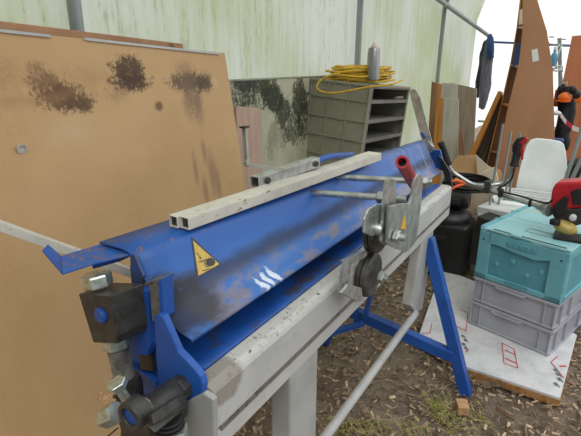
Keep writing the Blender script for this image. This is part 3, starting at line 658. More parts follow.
board('leaning_plank', [(502,105),(504,110),(489,160),(481,178),(471,178)], 5.25, .04, M['greyboard'], 'grey plank visible between the dark leaning planks', 0, 'plank')
board('leaning_plank', [(505.5,90),(507,100),(497,140),(488,180),(478,180)], 5.15, .05, M['darkboard'], 'dark plank leaning closest to the tall tapered shelf unit', 0, 'plank')

# ================================================================== COATS
def coat(name, poly, Y, m, label, depth=.12):
    p = px(poly, Y=Y); p = [p[i]+(p[(i+1) % len(p)]-p[i])*k/3+Vector((0,0,.012*math.sin(i*2.1+k*2))) for i in range(len(p)) for k in range(3)]; n = len(p); c = sum(p, Vector())/n
    b = MB(); rings = []
    for f, dy in ((.7,-depth*.5),(.95,-depth*.32),(1.0,0),(.95,depth*.32),(.7,depth*.5)):
        rings.append([Vector((c.x+(q.x-c.x)*f + .012*mnoise.noise(q*9+Vector((dy*9,0,0))), Y+dy + .03*mnoise.noise(Vector((q.x*18, dy*5, q.z*2))), c.z+(q.z-c.z)*(.93+.07*f))) for q in p])
    b.loft(rings); o = b.build(name, m, bevel=0, smooth=True)
    return tag(o, label, 'coat')
coat('hanging_coat', [(488,36),(490,34.5),(494,40),(493.5,56),(492,64),(491.5,84),(488,100),(484,110),(479,107),(478.5,96),(480.5,80),(482,62),(484,50)], 7.6, M['jacket'], 'grey blue coat hanging at the end of the film wall')
coat('hanging_coat', [(484,42),(487,40),(486,56),(482,80),(479,98),(475.5,96),(476,82),(479,66),(480,52)], 7.75, M['jacket_dk'], 'darker coat hanging just behind the grey blue coat')
coat('blue_hood', [(488,36),(491,34.5),(493.5,37),(493.5,48),(494,58),(490,58),(486,53),(487,44)], 7.5, M['jacket_bl'], 'bright blue garment draped over the top of the hanging coats', .10)

# ================================================================== TAPERED SHELF UNIT
su = thing('tapered_shelf_unit', at(525,195,Z=0), 'tall tapered brown shelf unit with a white paper on its front', 'shelf unit')
YF = 4.75
fp = [(522,-12),(534,-12),(537.5,0),(547,31),(553,69),(554.7,134),(552,232),(489,232),(496,170),(503,134),(509,106),(520,62),(523.4,28),(523.4,0)]
MB().prism(px(fp, Y=YF), (-.01,.02,0)).build('front_panel', M['brownpanel'], su, bevel=.002)
bl = [(521,-6),(517,28),(511,62),(501.6,103),(494,134),(482,185),(474,226)]
MB().prism(px([(534,-6)]+bl+[(535,226),(545,100)], Y=YF+.32), (0,.02,0)).build('back_panel', M['backply'], su, bevel=.002)
for (xa, ya, xb, yb) in ((517.5,26,523,27),(511,64,519.5,66),(501.5,103,509.5,105),(490,150,499,152)):
    a = at(xa, ya, Y=YF+.31); c = at(xb, yb, Y=YF+.02)
    b = MB(); b.prism([a, a+Vector((.16,0,0)), c+Vector((.10,0,0)), c], (0,0,-.018)); b.build('shelf', M['brownpanel'], su)
a = [at(*q, Y=YF+.34) for q in bl]
b = MB(); b.loft([[q, q+Vector((.01,0,0)), q+Vector((.01,-.035,0)), q+Vector((0,-.035,0))] for q in a]); b.build('edge_strip', M['pine'], su)
MB().prism(px([(531.5,50),(537.5,48.5),(539,60.5),(532.5,62.5)], Y=YF-.004), (0,.002,0)).build('paper_notice', M['paper'], su)['label'] = 'white paper notice'
MB().prism(px([(519.8,10),(524,8),(524,24),(518.4,25)], Y=YF+.26), (0,.05,0)).build('pale_liner', M['cardpale'], su)
t_ = MB(); t_.box(at(517.5,55,Y=YF+.22), (.05,.10,.20)); tag(t_.build('blue_tub', M['bluepl'], bevel=.006), 'blue tub inside the tall tapered shelf unit', 'tub')
tag(MB().prism(px([(572,36),(592,34),(592,200),(553,200),(557,140),(563,80)], Y=6.2), (0,.03,0)).build('brown_panel', M['brownpanel2'], bevel=.003), 'large reddish brown panel at the right edge of the picture', 'panel')

# ================================================================== POLE WITH HANGING GEAR
pl = thing('metal_pole', at(562,190,Y=5.7), 'dark upright pole with small cross arms between the two brown panels', 'pole')
MB().bar(at(559.5,38,Y=5.7), at(562,175,Y=5.7), .035, .035, (0,1,0)).build('pole_shaft', M['post'], pl, bevel=.003)
for (xa,ya,xb,yb) in ((557,39,566,39.5),(551,45,567,46.5),(549,37,554,37)): MB().tube([at(xa,ya,Y=5.69), at(xb,yb,Y=5.69)], .006, 8).build('cross_arm', M['post'], pl)
b = MB()
for k in range(7): b.tube([at(550+random.random()*2,66+k*1.1,Y=5.6), at(556,68+random.uniform(-3,4),Y=5.58), at(563,66+k*1.0,Y=5.6)], .006, 6)
b.tube([at(560,44,Y=5.65), at(555,50,Y=5.6), at(553.5,58,Y=5.6)], .005, 6); b.tube([at(562,45,Y=5.65), at(559,52,Y=5.6), at(556,66,Y=5.6)], .005, 6); b.tube([at(561,66,Y=5.63), at(563,84,Y=5.63)], .004, 6); b.tube([at(562,84,Y=5.6), at(567,82,Y=5.6), at(566,88,Y=5.6), at(561,86,Y=5.6)], .006, 6)
tag(b.build('wire_tangle', M['offwhite'], smooth=True), 'tangle of pale wire wound around the dark pole', 'wire')
q = at(552.5,66,Y=5.6); t = thing('plastic_bottle', q, 'small blue bottle hanging beside the dark pole', 'bottle')
MB().lathe(q, q+Vector((0,0,1)), [(0,.025),(.01,.03),(.1,.03),(.13,.015),(.15,.013)], 16).build('body', M['bottle'], t, smooth='auto')
MB().lathe(q+Vector((0,0,.15)), q+Vector((0,0,1)), [(0,.017),(.03,.017)], 12).build('cap', M['paper'], t, smooth='auto')
MB().prism(px([(546.5,42),(549,41.5),(550,46),(547,46.5)], Y=5.0), (0,.01,0)).build('red_tag', M['red'])
tag(bpy.data.objects['red_tag'], 'small red tag beside the tapered shelf unit', 'tag')
# black harness, helmet, ear muffs
coat('black_harness', [(557,88),(562,85),(571,88),(575,98),(576,112),(573,126),(569,134),(571,141),(568,148),(564,140),(558,140),(554,136),(556,124),(559,112),(557,100)], 5.3, M['blackcloth'], 'black work harness hanging below the orange helmet', .22)
bpy.data.objects['black_harness']['category'] = 'harness'
q = at(565,97.5,Y=5.15); t = thing('safety_helmet', q-Vector((0,0,.08)), 'orange safety helmet with black ear muffs above the black harness', 'helmet')
MB().sphere(q, .05, (1.15,1,.95), 20).build('shell', M['orange'], t, smooth=True)
MB().lathe(q+Vector((-.01,0,-.035)), q+Vector((-.01,0,1)), [(0,.062),(.008,.062)], 24).build('brim', M['orange'], t, smooth='auto')
for dx, dz in ((.09,.03),(.05,.07)): MB().sphere(q+Vector((dx,-.03,dz)), .035, (1,.6,1.1), 14).build('ear_muff', M['black'], t, smooth=True)
MB().tube([q+Vector((.09,-.03,.05)), q+Vector((.06,-.01,.10)), q+Vector((0,0,.09)), q+Vector((-.07,0,.05))], .008, 8).build('headband', M['black'], t, smooth=True)
tag(MB().loft([[at(x,y,Y=5.25)+Vector((0,dy,0)) for x,y,dy in ((xx,y0,0),(xx,y1,0),(xx,y1,.06),(xx,y0,.06))] for xx,y0,y1 in ((571,97,103),(576,97,103),(581,95,102),(588,92,100))]).build('chainsaw_cover', M['orange'], bevel=.01), 'orange plastic cover sticking out right of the helmet', 'cover')
tag(MB().box(at(557,98,Y=5.35), (.05,.05,.16)).build('orange_strap', M['orange'], bevel=.01), 'orange strap left of the helmet', 'strap')
tag(MB().box(at(558,141,Y=4.9), (.09,.07,.05)).build('blue_cloth', M['bluepl'], bevel=.015), 'small blue cloth above the white chair back', 'cloth')
def tapeb(pts, w, m):
    b = MB(); b.loft([[p+Vector((0,0,w/2)), p-Vector((0,0,w/2))] for p in pts], closed=False); return b
bt = NT('red_white_tape'); sx = bt.math('FRACT', bt.math('MULTIPLY', bt.sep(bt.P)[0], 9.0)); tm = bt.done(bt.mix(bt.math('GREATER_THAN', sx, .5), c8(232,228,228), c8(206,50,70)), .5)
o = tapeb([at(556,112,Y=5.05), at(560,114,Y=5.04), at(566,122,Y=5.03), at(573,128,Y=5.02), at(584,132,Y=5.0)], .04, tm).build('barrier_tape', tm, solid=.002)
tag(o, 'red and white barrier tape tied across the black harness', 'tape')
tag(MB().sphere(at(556,113,Y=5.02), .035, (1.3,.7,.6), 12).build('tape_knot', M['paper'], smooth=True), 'white knot holding the barrier tape', 'knot')

# ================================================================== WHITE CHAIR AND TABLE
ch = thing('white_chair', at(535,205,Y=4.0)*1.0, 'white plastic chair with rounded back behind the brush cutter', 'chair')
bk = [(514,196),(517,178),(521,160),(525,147),(529,141.5),(535,140),(548,141.2),(559,143),(563,146),(565,153),(567,170),(565,196)]
b = MB(); fr_ = px(bk, Y=4.0); cx_ = sum(q.x for q in fr_)/len(fr_)
for q in fr_: q.y += .05 - .5*(q.x-cx_)**2*2 + .12*(q.z-.5)
b.prism(fr_, (0,.018,0)); b.build('backrest', M['white_plastic'], ch, bevel=.006, seg=3)
s0 = at(511,187,Y=3.97).z-.01
b = MB(); sc = at(538,190,Y=3.95)
b.prism([(sc.x-.25,3.98,s0+.005),(sc.x+.20,3.98,s0+.005),(sc.x+.23,3.62,s0+.01),(sc.x+.20,3.55,s0-.01),(sc.x-.24,3.55,s0-.01),(sc.x-.27,3.62,s0+.01)], (0,0,-.02)); b.build('seat', M['white_plastic'], ch, bevel=.008, seg=3)
for dx in (-.2,.18):
    for yy in (3.62,3.94): MB().bar((sc.x+dx*1.05,yy,0), (sc.x+dx*.95,yy,s0-.02), .03,.03,(0,1,0)).build('leg', M['white_plastic'], ch, bevel=.004)
for k in range(5):
    b = MB(); b.bar((sc.x-.2,3.6+.075*k,s0+.012), (sc.x+.19,3.6+.075*k,s0+.012), .028,.012)
    tag(b.build('white_slat', M['offwhite'], bevel=.003), 'short white slat lying with its fellows on the white chair seat', 'slat', 'white slats on the chair seat')
wt = thing('white_workbench', at(510,215,Y=3.2)*1.0, 'low off-white bench top left of the white chair', 'bench')
wz = at(478,206,Y=3.42).z; a = at(477,206,Z=wz); a2 = at(551,221,Z=wz); a3 = at(494,199,Z=wz); a4 = at(548,213,Z=wz)
MB().prism([a, a2, a4, a3], (0,0,-.055)).build('bench_top', M['offwhite'], wt, bevel=.006)
for q in (a, a2, a3, a4):
    cc = (a+a2+a3+a4)/4; p = q+(cc-q)*.12; MB().bar((p.x,p.y,0),(p.x,p.y,wz-.05), .035,.035,(0,1,0)).build('leg', M['offwhite'], wt, bevel=.003)
tag(MB().prism(px([(477,216),(497,222),(490,268),(467,264)], Y=3.25), (.05,.16,0)).build('black_crate', M['black'], bevel=.008), 'slim black crate under the off-white bench beside the turquoise crate', 'crate')

# steel rods
for i, (xa,ya,xb,Yp,lab) in enumerate(((503,124,494.5,3.5,'tallest thin steel rod left of the black throttle grip'),(511,132,503.5,3.55,'second thin steel rod from the left, behind the handlebar'),(515,140,508,3.6,'shortest thin steel rod behind the throttle grip'),(520,133,512,3.65,'rightmost thin steel rod rising above the throttle grip'))):
    tp_ = at(xa,ya,Y=Yp); MB().tube([tp_, (tp_.x-.02,Yp-.02,0)], .008, 10).build('steel_rod', M['post'], smooth='auto')
    tag(C.objects[-1] if False else [o for o in C.objects if o.name.startswith('steel_rod')][-1], lab, 'rod', 'thin steel rods standing behind the brush cutter')
for (xa,ya,xb,yb,Yp,lab) in ((585,121,565,181,3.9,'steep grey pole leaning behind the red engine'),(588,145,571,181,3.85,'second grey pole leaning near the right edge'),(592,158,578,183,3.8,'lowest grey pole leaning at the right edge')):
    a = at(xa,ya,Y=Yp); c = at(xb,yb,Y=Yp); d = (c-a).normalized(); e = c + d*((c.z)/-d.z)
    o = MB().tube([a, e], .014, 12).build('grey_pole', M['post'], smooth='auto'); tag(o, lab, 'pole')
coat('black_bag', [(562,170),(567,164),(576,160),(590,158),(592,200),(562,200)], 4.2, M['blackcloth'], 'black bag among the grey poles at the right edge', .3); bpy.data.objects['black_bag']['category'] = 'bag'
b = MB()
for k in range(900):
    q = Vector((random.uniform(-.3,1.3), random.uniform(7.6,9.6), 0)); h = random.uniform(.1,.3); a_ = random.random()*6.28
    v = [b.bm.verts.new(q+Vector((math.cos(a_)*.012,math.sin(a_)*.012,0))), b.bm.verts.new(q-Vector((math.cos(a_)*.012,math.sin(a_)*.012,0))), b.bm.verts.new(q+Vector((random.uniform(-.06,.06),random.uniform(-.06,.06),h)))]; b.bm.faces.new(v)
tag(b.build('grass_patch', M['grass']), 'bright green grass beyond the panels at the right edge', 'grass', None, 'stuff')

# cardboard
t = thing('cardboard_box', at(470,205,Y=4.4), 'torn open cardboard box behind the black compressor', 'box')
MB().prism(px([(452,162),(458,156),(476,155),(484,165),(484,205),(450,205)], Y=4.35), (0,.012,0)).build('front_panel', M['card'], t)
MB().prism(px([(476,155),(490,168),(494,178),(492,215),(480,210)], Y=4.30), (0,.010,.0)).build('side_panel', M['cardpale'], t)
MB().prism(px([(455,165),(470,160),(500,170),(505,184),(470,190)], Y=4.6), (0,.010,0)).build('flap', M['card'], t)
tag(MB().prism(px([(471,182),(482,172),(495,167),(498,180),(497,208),(486,214),(476,209),(472,196)], Y=3.78), (0,.02,0)).build('pale_card_sheet', M['cardpale'], bevel=.003), 'crumpled pale card sheet behind the handlebar', 'card')

# black compressor
cp = thing('black_compressor', at(452,266,Z=0), 'black portable compressor on the ground behind the far end of the folder', 'compressor')
B0 = Vector((-.73, 3.36, 0))
def rounded(c, s, r, name, m, rot=None):
    o = MB().box(c, s, rot).build(name, m, cp, bevel=r, seg=4); return o
rounded(B0+Vector((0,0,.20)), (.32,.30,.42), .03, 'lower_case', M['black'])
b = MB(); b.sphere(B0+Vector((.0,0,.42)), .17, (.9,.9,.5), 20); b.build('case_dome', M['black'], cp, smooth=True)
b = MB(); b.cyl(B0+Vector((-.14,-.02,.56)), B0+Vector((.12,-.02,.58)), .075, 24, bev=.015); b.build('motor', M['black'], cp, smooth='auto')
rounded(B0+Vector((-.08,.03,.52)), (.09,.16,.10), .015, 'motor_mount', M['black'])
rounded(B0+Vector((.04,-.09,.57)), (.07,.05,.05), .012, 'valve_block', M['rubber'])
b = MB(); b.box(B0+Vector((.155,.0,.22)), (.015,.05,.30)); b.build('side_rib', M['rubber'], cp, bevel=.004); b = MB(); b.box(B0+Vector((-.05,-.155,.30)), (.14,.012,.04)); b.build('front_latch', M['rubber'], cp, bevel=.004)
b = MB(); pts = []
hc = at(468,181,Y=3.45)
for k in range(7*24):
    a_ = 2*math.pi*k/24; lp = k/24; pts.append(hc+Vector(((.15+.012*math.sin(lp*3))*math.cos(a_), (.15+.012*math.sin(lp*3))*math.sin(a_), -.05+.011*lp)))
b.tube(pts, .0075, 8); tag(b.build('black_hose', M['rubber'], smooth=True), 'coil of black hose on top of the black compressor', 'hose')

# ================================================================== FOAM BOARD AND CRATES
fbp = [at(418,338,Z=.05), at(467,367,Z=.05), at(560,398,Z=.05), at(577,335,Z=.05), at(520,300,Z=.05), at(442,268,Z=.05)]
ib = thing('insulation_board', (fbp[0]+fbp[2])/2-Vector((0,0,.05)), 'white foil-faced insulation board with red print lying under the crates', 'insulation board')
MB().prism(fbp, (0,0,-.012)).build('foil_face', M['foam'], ib)
b = MB(); b.prism([p+Vector((random.uniform(-.004,.004),random.uniform(-.004,.004),-.0125)) for p in fbp], (0,0,-.04)); b.build('foam_core', M['foamedge'], ib, bevel=.004)
def gpx(pts): return [at(x,y,Z=.0525) for x,y in pts]
def printline(b, pts, w=.004):
    q = gpx(pts); b = MB()
    for a, c in zip(q, q[1:]): b.bar(a, c, w, .001)
    b.build('red_print', M['print_red'], ib)
b = MB()
printline(b, [(502,343),(514,349),(518,368),(504,363),(502,343)]); printline(b, [(460,309),(468,313),(466,331),(456,326)]); printline(b, [(421,333),(430,333),(432,323)])
printline(b, [(558,356),(551,362),(564,378)]); printline(b, [(505,350),(516,355)], .006); printline(b, [(505,358),(516,363)], .008); printline(b, [(424,338),(436,342)]); printline(b,[(466,352),(468,350)],.006); printline(b,[(560,366),(566,366)],.01)
b = MB()
for (x,y) in ((463,336),(465.5,340),(463.5,344),(466,348),(556,370),(558,374),(559.5,379),(556,384)):
    q = at(x,y,Z=.0525); b.box(q, (.016,.022,.001), Matrix.Rotation(.5,3,'Z')); b.box(q+Vector((.012,-.008,0)), (.004,.02,.0012), Matrix.Rotation(.5,3,'Z'))
b.build('grey_print', M['print_grey'], ib)

ca = Vector((-.396,2.578,.052)); cbx = Vector((.034,2.451,.052)); ex = (cbx-ca).normalized(); cw = (cbx-ca).length; ang = math.atan2(ex.y, ex.x); cd = .60
def crate_grey(z, label):
    t = thing('stacking_crate', (ca.x, ca.y, z), label, 'crate', None, ang)
    h = .15; o_ = []
    def bb(b, c, s): b.box(t.matrix_world @ Vector(c), s, t.matrix_world.to_3x3()); return b
    b = MB(); ti = .012; p = []
    for (x0,x1,y0,y1) in ((ti,cw-ti,ti,ti+.006),(ti,cw-ti,cd-ti-.006,cd-ti),(ti,ti+.006,ti,cd-ti),(cw-ti-.006,cw-ti,ti,cd-ti)): bb(b, ((x0+x1)/2,(y0+y1)/2,h/2), (x1-x0,y1-y0,h-.004))
    bb(b, (cw/2,cd/2,.006), (cw-2*ti,cd-2*ti,.01)); b.build('body', M['crate_grey'], t, bevel=.002)
    b = MB()
    for z_, hh in ((h-.012,.018),):
        bb(b, (cw/2,.006,z_),(cw,.012,hh)); bb(b, (cw/2,cd-.006,z_),(cw,.012,hh)); bb(b, (.006,cd/2,z_),(.012,cd-.024,hh)); bb(b, (cw-.006,cd/2,z_),(.012,cd-.024,hh))
    b.build('rim', M['crate_grey'], t, bevel=.003)
    b = MB()
    bb(b, (.008,cd/2,.008),(.012,cd-.03,.012)); bb(b, (cw/2,cd-.008,.008),(cw-.01,.012,.012))
    for x in (.012,.062,cw-.062,cw-.012):
        bb(b, (x,.006,h*.47),(.006,.012,h*.86)); bb(b, (x,cd-.006,h*.47),(.006,.012,h*.86))
    for y in (.07,.2,cd-.2,cd-.07): bb(b, (cw-.006,y,h*.47),(.012,.006,h*.86)); bb(b, (.006,y,h*.47),(.012,.006,h*.86))
    bb(b, (cw/2,.008,.008),(cw-.01,.012,.012)); bb(b, (cw-.008,cd/2,.008),(.012,cd-.03,.012)); bb(b,(cw/2,.004,h*.62),(.17,.014,.008)) if False else None
    b.build('corner_ribs', M['crate_grey'], t, bevel=.0015)
    b = MB(); 
    bb(b, (cw*.46,.002,h-.028),(.155,.012,.012)); bb(b, (cw*.46-.075,.002,h-.022),(.012,.012,.014)); bb(b, (cw*.46+.075,.002,h-.022),(.012,.012,.014)); b.build('handle_grip', M['crate_grey'], t, bevel=.003)
    return t
crate_grey(.052, 'lower grey plastic crate standing on the white insulation board')
crate_grey(.204, 'upper grey plastic crate directly beneath the turquoise crate')
zb = .356; hb = .27
t = thing('folding_crate', (ca.x, ca.y, zb), 'dusty turquoise lidded crate on top of two grey crates', 'crate', None, ang)
def bb(b, c, s, rot=None): b.box(t.matrix_world @ Vector(c), s, t.matrix_world.to_3x3() @ (rot or Matrix.Identity(3))); return b
b = MB(); bb(b,(cw/2,.022,hb*.5),(cw-.02,.008,hb-.01)); bb(b,(cw/2,cd-.012,hb*.5),(cw-.01,.012,hb-.01)); bb(b,(.012,cd/2,hb*.5),(.012,cd-.02,hb-.01)); bb(b,(cw-.012,cd/2,hb*.5),(.012,cd-.02,hb-.01)); bb(b,(cw/2,cd/2,.006),(cw-.02,cd-.02,.01))
b.build('body', M['crate_dark'], t, bevel=.002)
b = MB(); bb(b,(.034,.008,hb/2),(.066,.016,hb)); bb(b,(cw-.040,.008,hb/2),(.078,.016,hb)); bb(b,(cw/2,.008,.014),(cw,.016,.028))
def F(x, z): return t.matrix_world @ Vector((x, 0, z))
nrm_ = t.matrix_world.to_3x3() @ Vector((0,.016,0))
b.prism([F(.05,hb), F(.05,hb-.06), F(.13,hb-.062), F(.20,hb-.075), F(.30,hb-.082), F(.36,hb-.066), F(cw-.07,hb-.06), F(cw-.07,hb)], nrm_)
b.build('front_frame', M['crate_blue'], t, bevel=.003)
b = MB(); bb(b,(cw-.004,.03,hb/2),(.014,.05,hb)); bb(b,(cw-.004,cd-.03,hb/2),(.014,.05,hb)); bb(b,(cw-.004,cd/2,hb-.02),(.014,cd,.035)); bb(b,(cw-.004,cd/2,.012),(.014,cd,.022)); b.build('side_frame', M['crate_blue'], t, bevel=.003)
b = MB(); bb(b,(.23,-.001,hb-.035),(.15,.006,.022)); b.build('grip_slot', M['crate_dark'], t)
b = MB()
for k in range(5): bb(b,(.165+.032*k,-.003,hb-.035),(.005,.008,.022))
b.build('slot_ribs', M['crate_blue'], t, bevel=.001)
b = MB(); bb(b,(.23,.0,.02),(.12,.004,.018)); b.build('label_slot', M['crate_dark'], t)
b = MB()
for x, z in ((.11,.10),(.19,.14),(.27,.09),(.335,.13)):
    q = F(x, z)+nrm_*1.05; b.lathe(q, q-nrm_, [(0,.013),(.004,.012),(.005,.006)], 14)
b.build('round_bosses', M['crate_blue'], t, smooth='auto')
b = MB()
for x in (.026, cw-.03): q = F(x, hb-.045)-nrm_*.02; b.cyl(q-nrm_*.1, q+nrm_*.1, .005, 12)
b.build('rivet_hole', M['rubber'], t)
b = MB(); bb(b,(cw/2,cd*.26,hb+.008),(cw+.004,cd*.5,.014)); bb(b,(cw*.56,.02,hb+.012),(cw*.85,.03,.012))
o = b.build('lid_flap', M['crate_lid'], t, bevel=.004)
b = MB(); bb(b,(cw/2,cd*.76,hb+.008),(cw+.004,cd*.485,.014)); b.build('lid_flap', M['crate_lid'], t, bevel=.004)
b = MB()
for k in range(3): bb(b,(.006,.10+.21*k,hb+.012),(.024,.18,.022)); bb(b,(.002,.19+.21*k,hb+.012),(.03,.024,.028))
b.build('hinge_rail', M['crate_blue'], t, bevel=.004)
b = MB(); bb(b,(cw*.42,.012,hb+.018),(.05,.035,.012)); b.prism([F(.04,hb+.012), F(.16,hb+.002), F(.20,hb+.012), F(.24,hb+.012), F(.28,hb+.0), F(cw-.02,hb+.006), F(cw-.02,hb+.018), F(.04,hb+.018)], nrm_*1.6); b.build('lid_lip', M['crate_lid'], t, bevel=.002)
b = MB(); bb(b,(cw*.55,cd*.2,hb+.0155),(.12,.008,.003)); bb(b,(cw*.55,cd*.3,hb+.0155),(.12,.008,.003)); bb(b,(cw*.55-.06,cd*.25,hb+.0155),(.008,.06,.003)); b.build('lid_emboss', M['crate_blue'], t)
LIDZ = zb+hb+.016

# ================================================================== BRUSH CUTTER
bc_ = thing('brush_cutter', at(565,236,Z=LIDZ), 'brush cutter with red engine resting on the turquoise crate', 'brush cutter')
YM = 2.62
def P3(x, y, Y=YM): return at(x, y, Y=Y)
MB().prism([P3(552,189), P3(556,182.5), P3(592,181), P3(592,208), P3(570,209), P3(556,213), P3(549,208)], (0.02,.12,0)).build('engine_cover', M['red'], bc_, bevel=.012, seg=3)
MB().prism([P3(548,207), P3(572,209), P3(592,208), P3(592,222), P3(575,226), P3(556,222)], (0.02,.10,0)).build('engine_block', M['steel_dark'], bc_, bevel=.006)
MB().prism([P3(553,206,YM-.02), P3(566,196,YM-.02), P3(569,198,YM-.02), P3(566,214,YM-.02), P3(556,220,YM-.02)], (0,.03,0)).build('recoil_housing', M['black'], bc_, bevel=.006)
MB().prism([P3(571,192,YM-.012), P3(577,189,YM-.012), P3(585,189,YM-.012), P3(585,205,YM-.012), P3(573,205,YM-.012)], (0,.02,0)).build('air_vent', M['black'], bc_, bevel=.003)
q = P3(565,229,YM-.02); b = MB(); b.sphere(q+Vector((0,.02,.004)), .055, (1.05,.8,.62), 20, Matrix.Rotation(R(14),3,'Y')); b.build('fuel_tank', M['tank'], bc_, smooth=True)
q = P3(555,222,YM-.05); MB().lathe(q+Vector((0,0,-.012)), q+Vector((.0,0,.03)), [(0,.024),(.022,.024),(.026,.018)], 18).build('fuel_cap', M['rubber'], bc_, smooth='auto')
b = MB(); q = P3(570,240,YM); q.z = LIDZ+.008; b.box(q+Vector((0,.02,0)), (.15,.12,.014)); b.build('guard_foot', M['rubber'], bc_, bevel=.005)
q = P3(573,217,YM-.03); MB().lathe(q, q+Vector((0,-1,0)), [(0,.016),(.02,.016),(.024,.010)], 16).build('primer_bulb', M['offwhite'], bc_, smooth='auto')
MB().lathe(P3(550,210), P3(538,206,2.66), [(0,.036),(.02,.034),(.05,.022),(.075,.018)], 20).build('clutch_housing', M['galv'], bc_, smooth='auto')
sh = [P3(545,208,2.63), P3(515,199,2.68), P3(488,190,2.72), P3(462,183,2.76)]
MB().tube(sh, .0125, 14).build('drive_shaft', M['galv'], bc_, smooth='auto')
MB().tube([P3(462,183,2.76), P3(455,180,2.77)], .013, 14).build('shaft_joint', M['tank'], bc_, smooth='auto')
MB().tube([P3(479,187.3,2.735), P3(473,185.8,2.745)], .0135, 14).build('red_band', M['copper'], bc_, smooth='auto')
def smooth_path(P, n=6):
    out = []
    for i in range(len(P)-1):
        p0 = P[max(i-1,0)]; p1 = P[i]; p2 = P[i+1]; p3 = P[min(i+2,len(P)-1)]
        for k in range(n):
            u = k/n; out.append(.5*((2*p1)+(p2-p0)*u+(2*p0-5*p1+4*p2-p3)*u*u+(3*p1-p0-3*p2+p3)*u**3))
    return out+[P[-1]]
MB().tube(smooth_path([P3(448,163,2.68), P3(452,171,2.69), P3(462,178,2.70), P3(474,184.5,2.70), P3(489,185,2.70), P3(502,183,2.72), P3(508,177,2.72), P3(513,167,2.72)]), .0105, 12).build('handlebar', M['galv'], bc_, smooth='auto')
MB().lathe(P3(449,165,2.68), P3(441,143,2.66), [(0,.018),(.01,.021),(.02,.018),(.12,.017),(.135,.019),(.14,.016)], 18).build('left_grip', M['rubber'], bc_, smooth='auto')
MB().lathe(P3(514,166,2.72), P3(519,145,2.72), [(0,.022),(.008,.024),(.016,.019),(.09,.021),(.125,.022)], 18).build('throttle_grip', M['rubber'], bc_, smooth='auto')
MB().prism([P3(512,146,2.71), P3(516,139,2.71), P3(524,137,2.71), P3(528,139,2.71), P3(525,144,2.71), P3(522,148,2.71), P3(517,148,2.71), P3(512,153,2.71)], (0,.04,0)).build('throttle_head', M['rubber'], bc_, bevel=.005)
MB().prism([P3(519,143,2.705), P3(526,137,2.705), P3(528,139,2.705), P3(524,144,2.705), P3(523,160,2.705), P3(521.5,160,2.705)], (0,.015,0)).build('red_trigger', M['red'], bc_, bevel=.002)
MB().tube(smooth_path([P3(515,165,2.70), P3(512,178,2.69), P3(506,184,2.69), P3(498,190,2.69), P3(520,196,2.66), P3(545,203,2.62), P3(552,200,2.61)]), .005, 8).build('throttle_cable', M['rubber'], bc_, smooth=True)
MB().box(P3(487.5,187,2.70), (.035,.03,.07)).build('bar_clamp', M['steel_dark'], bc_, bevel=.006)
MB().box(P3(501,193,2.69), (.025,.04,.045)).build('hanger_ring', M['rubber'], bc_, bevel=.006)
MB().box(P3(530,203,2.65), (.014,.034,.036)).build('cable_clip', M['rubber'], bc_, bevel=.003)
b = MB(); b.tube(smooth_path([at(451,181,Y=2.62), at(458,181,Y=2.66), at(464,184,Y=2.7), at(457,186,Y=2.64), at(450,190,Y=2.62)]), .008, 8)
tag(b.build('orange_rope', M['copper'], smooth=True), 'short loop of orange rope at the end of the brush cutter shaft', 'rope')

# ================================================================== GROUND LITTER
def chips(n, reg, mats, smin, smax, thin=.15):
    b = MB()
    for _ in range(n):
        x = random.uniform(*reg[0]); y = random.uniform(*reg[1]); L = random.uniform(smin, smax); w_ = L*random.uniform(.12,.5)
        rot = Matrix.Rotation(random.random()*6.28,3,'Z') @ Matrix.Rotation(random.gauss(0,.35),3,'X') @ Matrix.Rotation(random.gauss(0,.3),3,'Y')
        k = len(b.bm.faces); b.box((x,y,.004+random.random()*.012), (L,w_,L*thin), rot); b.bm.faces.ensure_lookup_table()
        mi = random.choices(range(len(mats)), [2,5,4][:len(mats)])[0]
        for f in b.bm.faces[k:]: f.material_index = mi
    return b
o = chips(11000, ((-1.6,.7),(.9,4.6)), chipmats[:3], .008, .034).build('wood_chips', chipmats[:3]); tag(o, 'loose wood chips covering the soil floor under the folder', 'wood chips', None, 'stuff')
b = MB()
for _ in range(260):
    x = random.uniform(-1.5,.5); y = random.uniform(1.0,3.6); L = random.uniform(.04,.16); a_ = random.random()*6.28; z = .015+random.random()*.012
    b.tube([(x,y,z),(x+L*.5*math.cos(a_),y+L*.5*math.sin(a_),z+.006),(x+L*math.cos(a_+.2),y+L*math.sin(a_+.2),z-.002)], .0011, 4, cap=False)
tag(b.build('straw_litter', chipmats[3]), 'pale straw stalks scattered on the soil floor', 'straw', None, 'stuff')
b = MB()
for cxp, cyp, n in ((437,405,60),(443,418,50),(352,432,40),(380,432,40),(415,432,40),(335,428,25),(478,418,25),(455,430,30)):
    q = at(cxp, cyp, Z=.01)
    for _ in range(n):
        p = q+Vector((random.gauss(0,.035), random.gauss(0,.035), 0)); a_ = random.random()*6.28; L = random.uniform(.015,.05)
        e1 = p+Vector((L*.5*math.cos(a_),L*.5*math.sin(a_),L*.5)); b.tube([p, e1, e1+Vector((L*.4*math.cos(a_),L*.4*math.sin(a_),L*.1))], .0013, 4, cap=False); b.sphere(e1, .003, (1,1,.4), 6)
tag(b.build('moss_weeds', M['weed']), 'small yellow green weeds on the soil at the bottom edge', 'weeds', None, 'stuff')
q = at(462,408,Z=.02); tag(MB().box(q+Vector((0,0,.005)), (.05,.062,.045), Matrix.Rotation(R(25),3,'Z')).build('wood_block', M['blockwood'], bevel=.003), 'small sawn wood block at the foot of the blue leg', 'block')
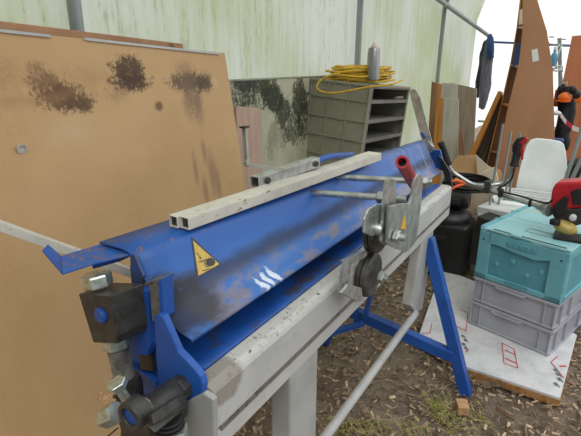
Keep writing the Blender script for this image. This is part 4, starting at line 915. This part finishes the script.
for i, (x, y, s, r_, lab) in enumerate(((489,384,.12,.3,'large curved bark piece at the front edge of the insulation board'),(470,376,.08,1.1,'bark piece tucked under the insulation board edge by the blue leg'),(505,415,.09,-.4,'bark flake lying in front of the insulation board'),(378,350,.03,.2,'tan wood flake under the round handle rod'),(372,340,.025,.9,'tan wood flake beyond the handle rod'))):
    b = MB(); q = at(x, y, Z=.015); rr = Matrix.Rotation(r_,3,'Z'); n = 9; rings = []
    for k in range(n):
        u = k/(n-1)*2-1; ww = s*.35*(1-.5*u*u)*(1+.3*mnoise.noise(Vector((k,i,0)))); rings.append([q+rr@Vector((u*s*.5, -ww*.5, .004)), q+rr@Vector((u*s*.5, 0, .016+.004*mnoise.noise(Vector((k*.7,i,2))))), q+rr@Vector((u*s*.5, ww*.5, .004)), q+rr@Vector((u*s*.5, 0, .0))])
    b.loft(rings); tag(b.build('bark_piece' if i < 3 else 'wood_flake', M['bark'] if i < 3 else M['blockwood']), lab, 'bark' if i < 3 else 'wood flake')

# ================================================================== LIGHT
w = bpy.data.worlds.new('overcast'); bpy.context.scene.world = w; w.use_nodes = True; nt = w.node_tree; bg = nt.nodes['Background']
tc = nt.nodes.new('ShaderNodeTexCoord'); sp = nt.nodes.new('ShaderNodeSeparateXYZ'); nt.links.new(tc.outputs['Generated'], sp.inputs[0])
def wmr(sock, a, b_, c, d):
    n = nt.nodes.new('ShaderNodeMapRange'); n.interpolation_type = 'SMOOTHSTEP'; nt.links.new(sock, n.inputs[0])
    for k, v in enumerate((a, b_, c, d)): n.inputs[k+1].default_value = v
    return n.outputs[0]
def wadd(a, b_):
    n = nt.nodes.new('ShaderNodeMath'); n.operation = 'ADD'; nt.links.new(a, n.inputs[0]); nt.links.new(b_, n.inputs[1]); return n.outputs[0]
# overcast sky: brightest overhead and towards the open end, dimmer behind towards the closed end of the tunnel
st_ = wadd(wadd(wmr(sp.outputs[1], -.7, .75, .30, .95), wmr(sp.outputs[2], 0, .9, 0, .55)), wmr(sp.outputs[0], -.2, -1.0, 0, .25))
nt.links.new(st_, bg.inputs[1]); bg.inputs[0].default_value = (.98, .99, 1.0, 1)
sd_ = bpy.data.lights.new('sun', 'SUN'); sd_.energy = .9; sd_.angle = R(40); so = bpy.data.objects.new('sun', sd_); C.objects.link(so); so.rotation_euler = (R(32), R(28), 0)
vs = bpy.context.scene.view_settings; vs.view_transform = 'Standard'; vs.look = 'None'; vs.exposure = 0.28; vs.gamma = 1; vs.use_curve_mapping = False
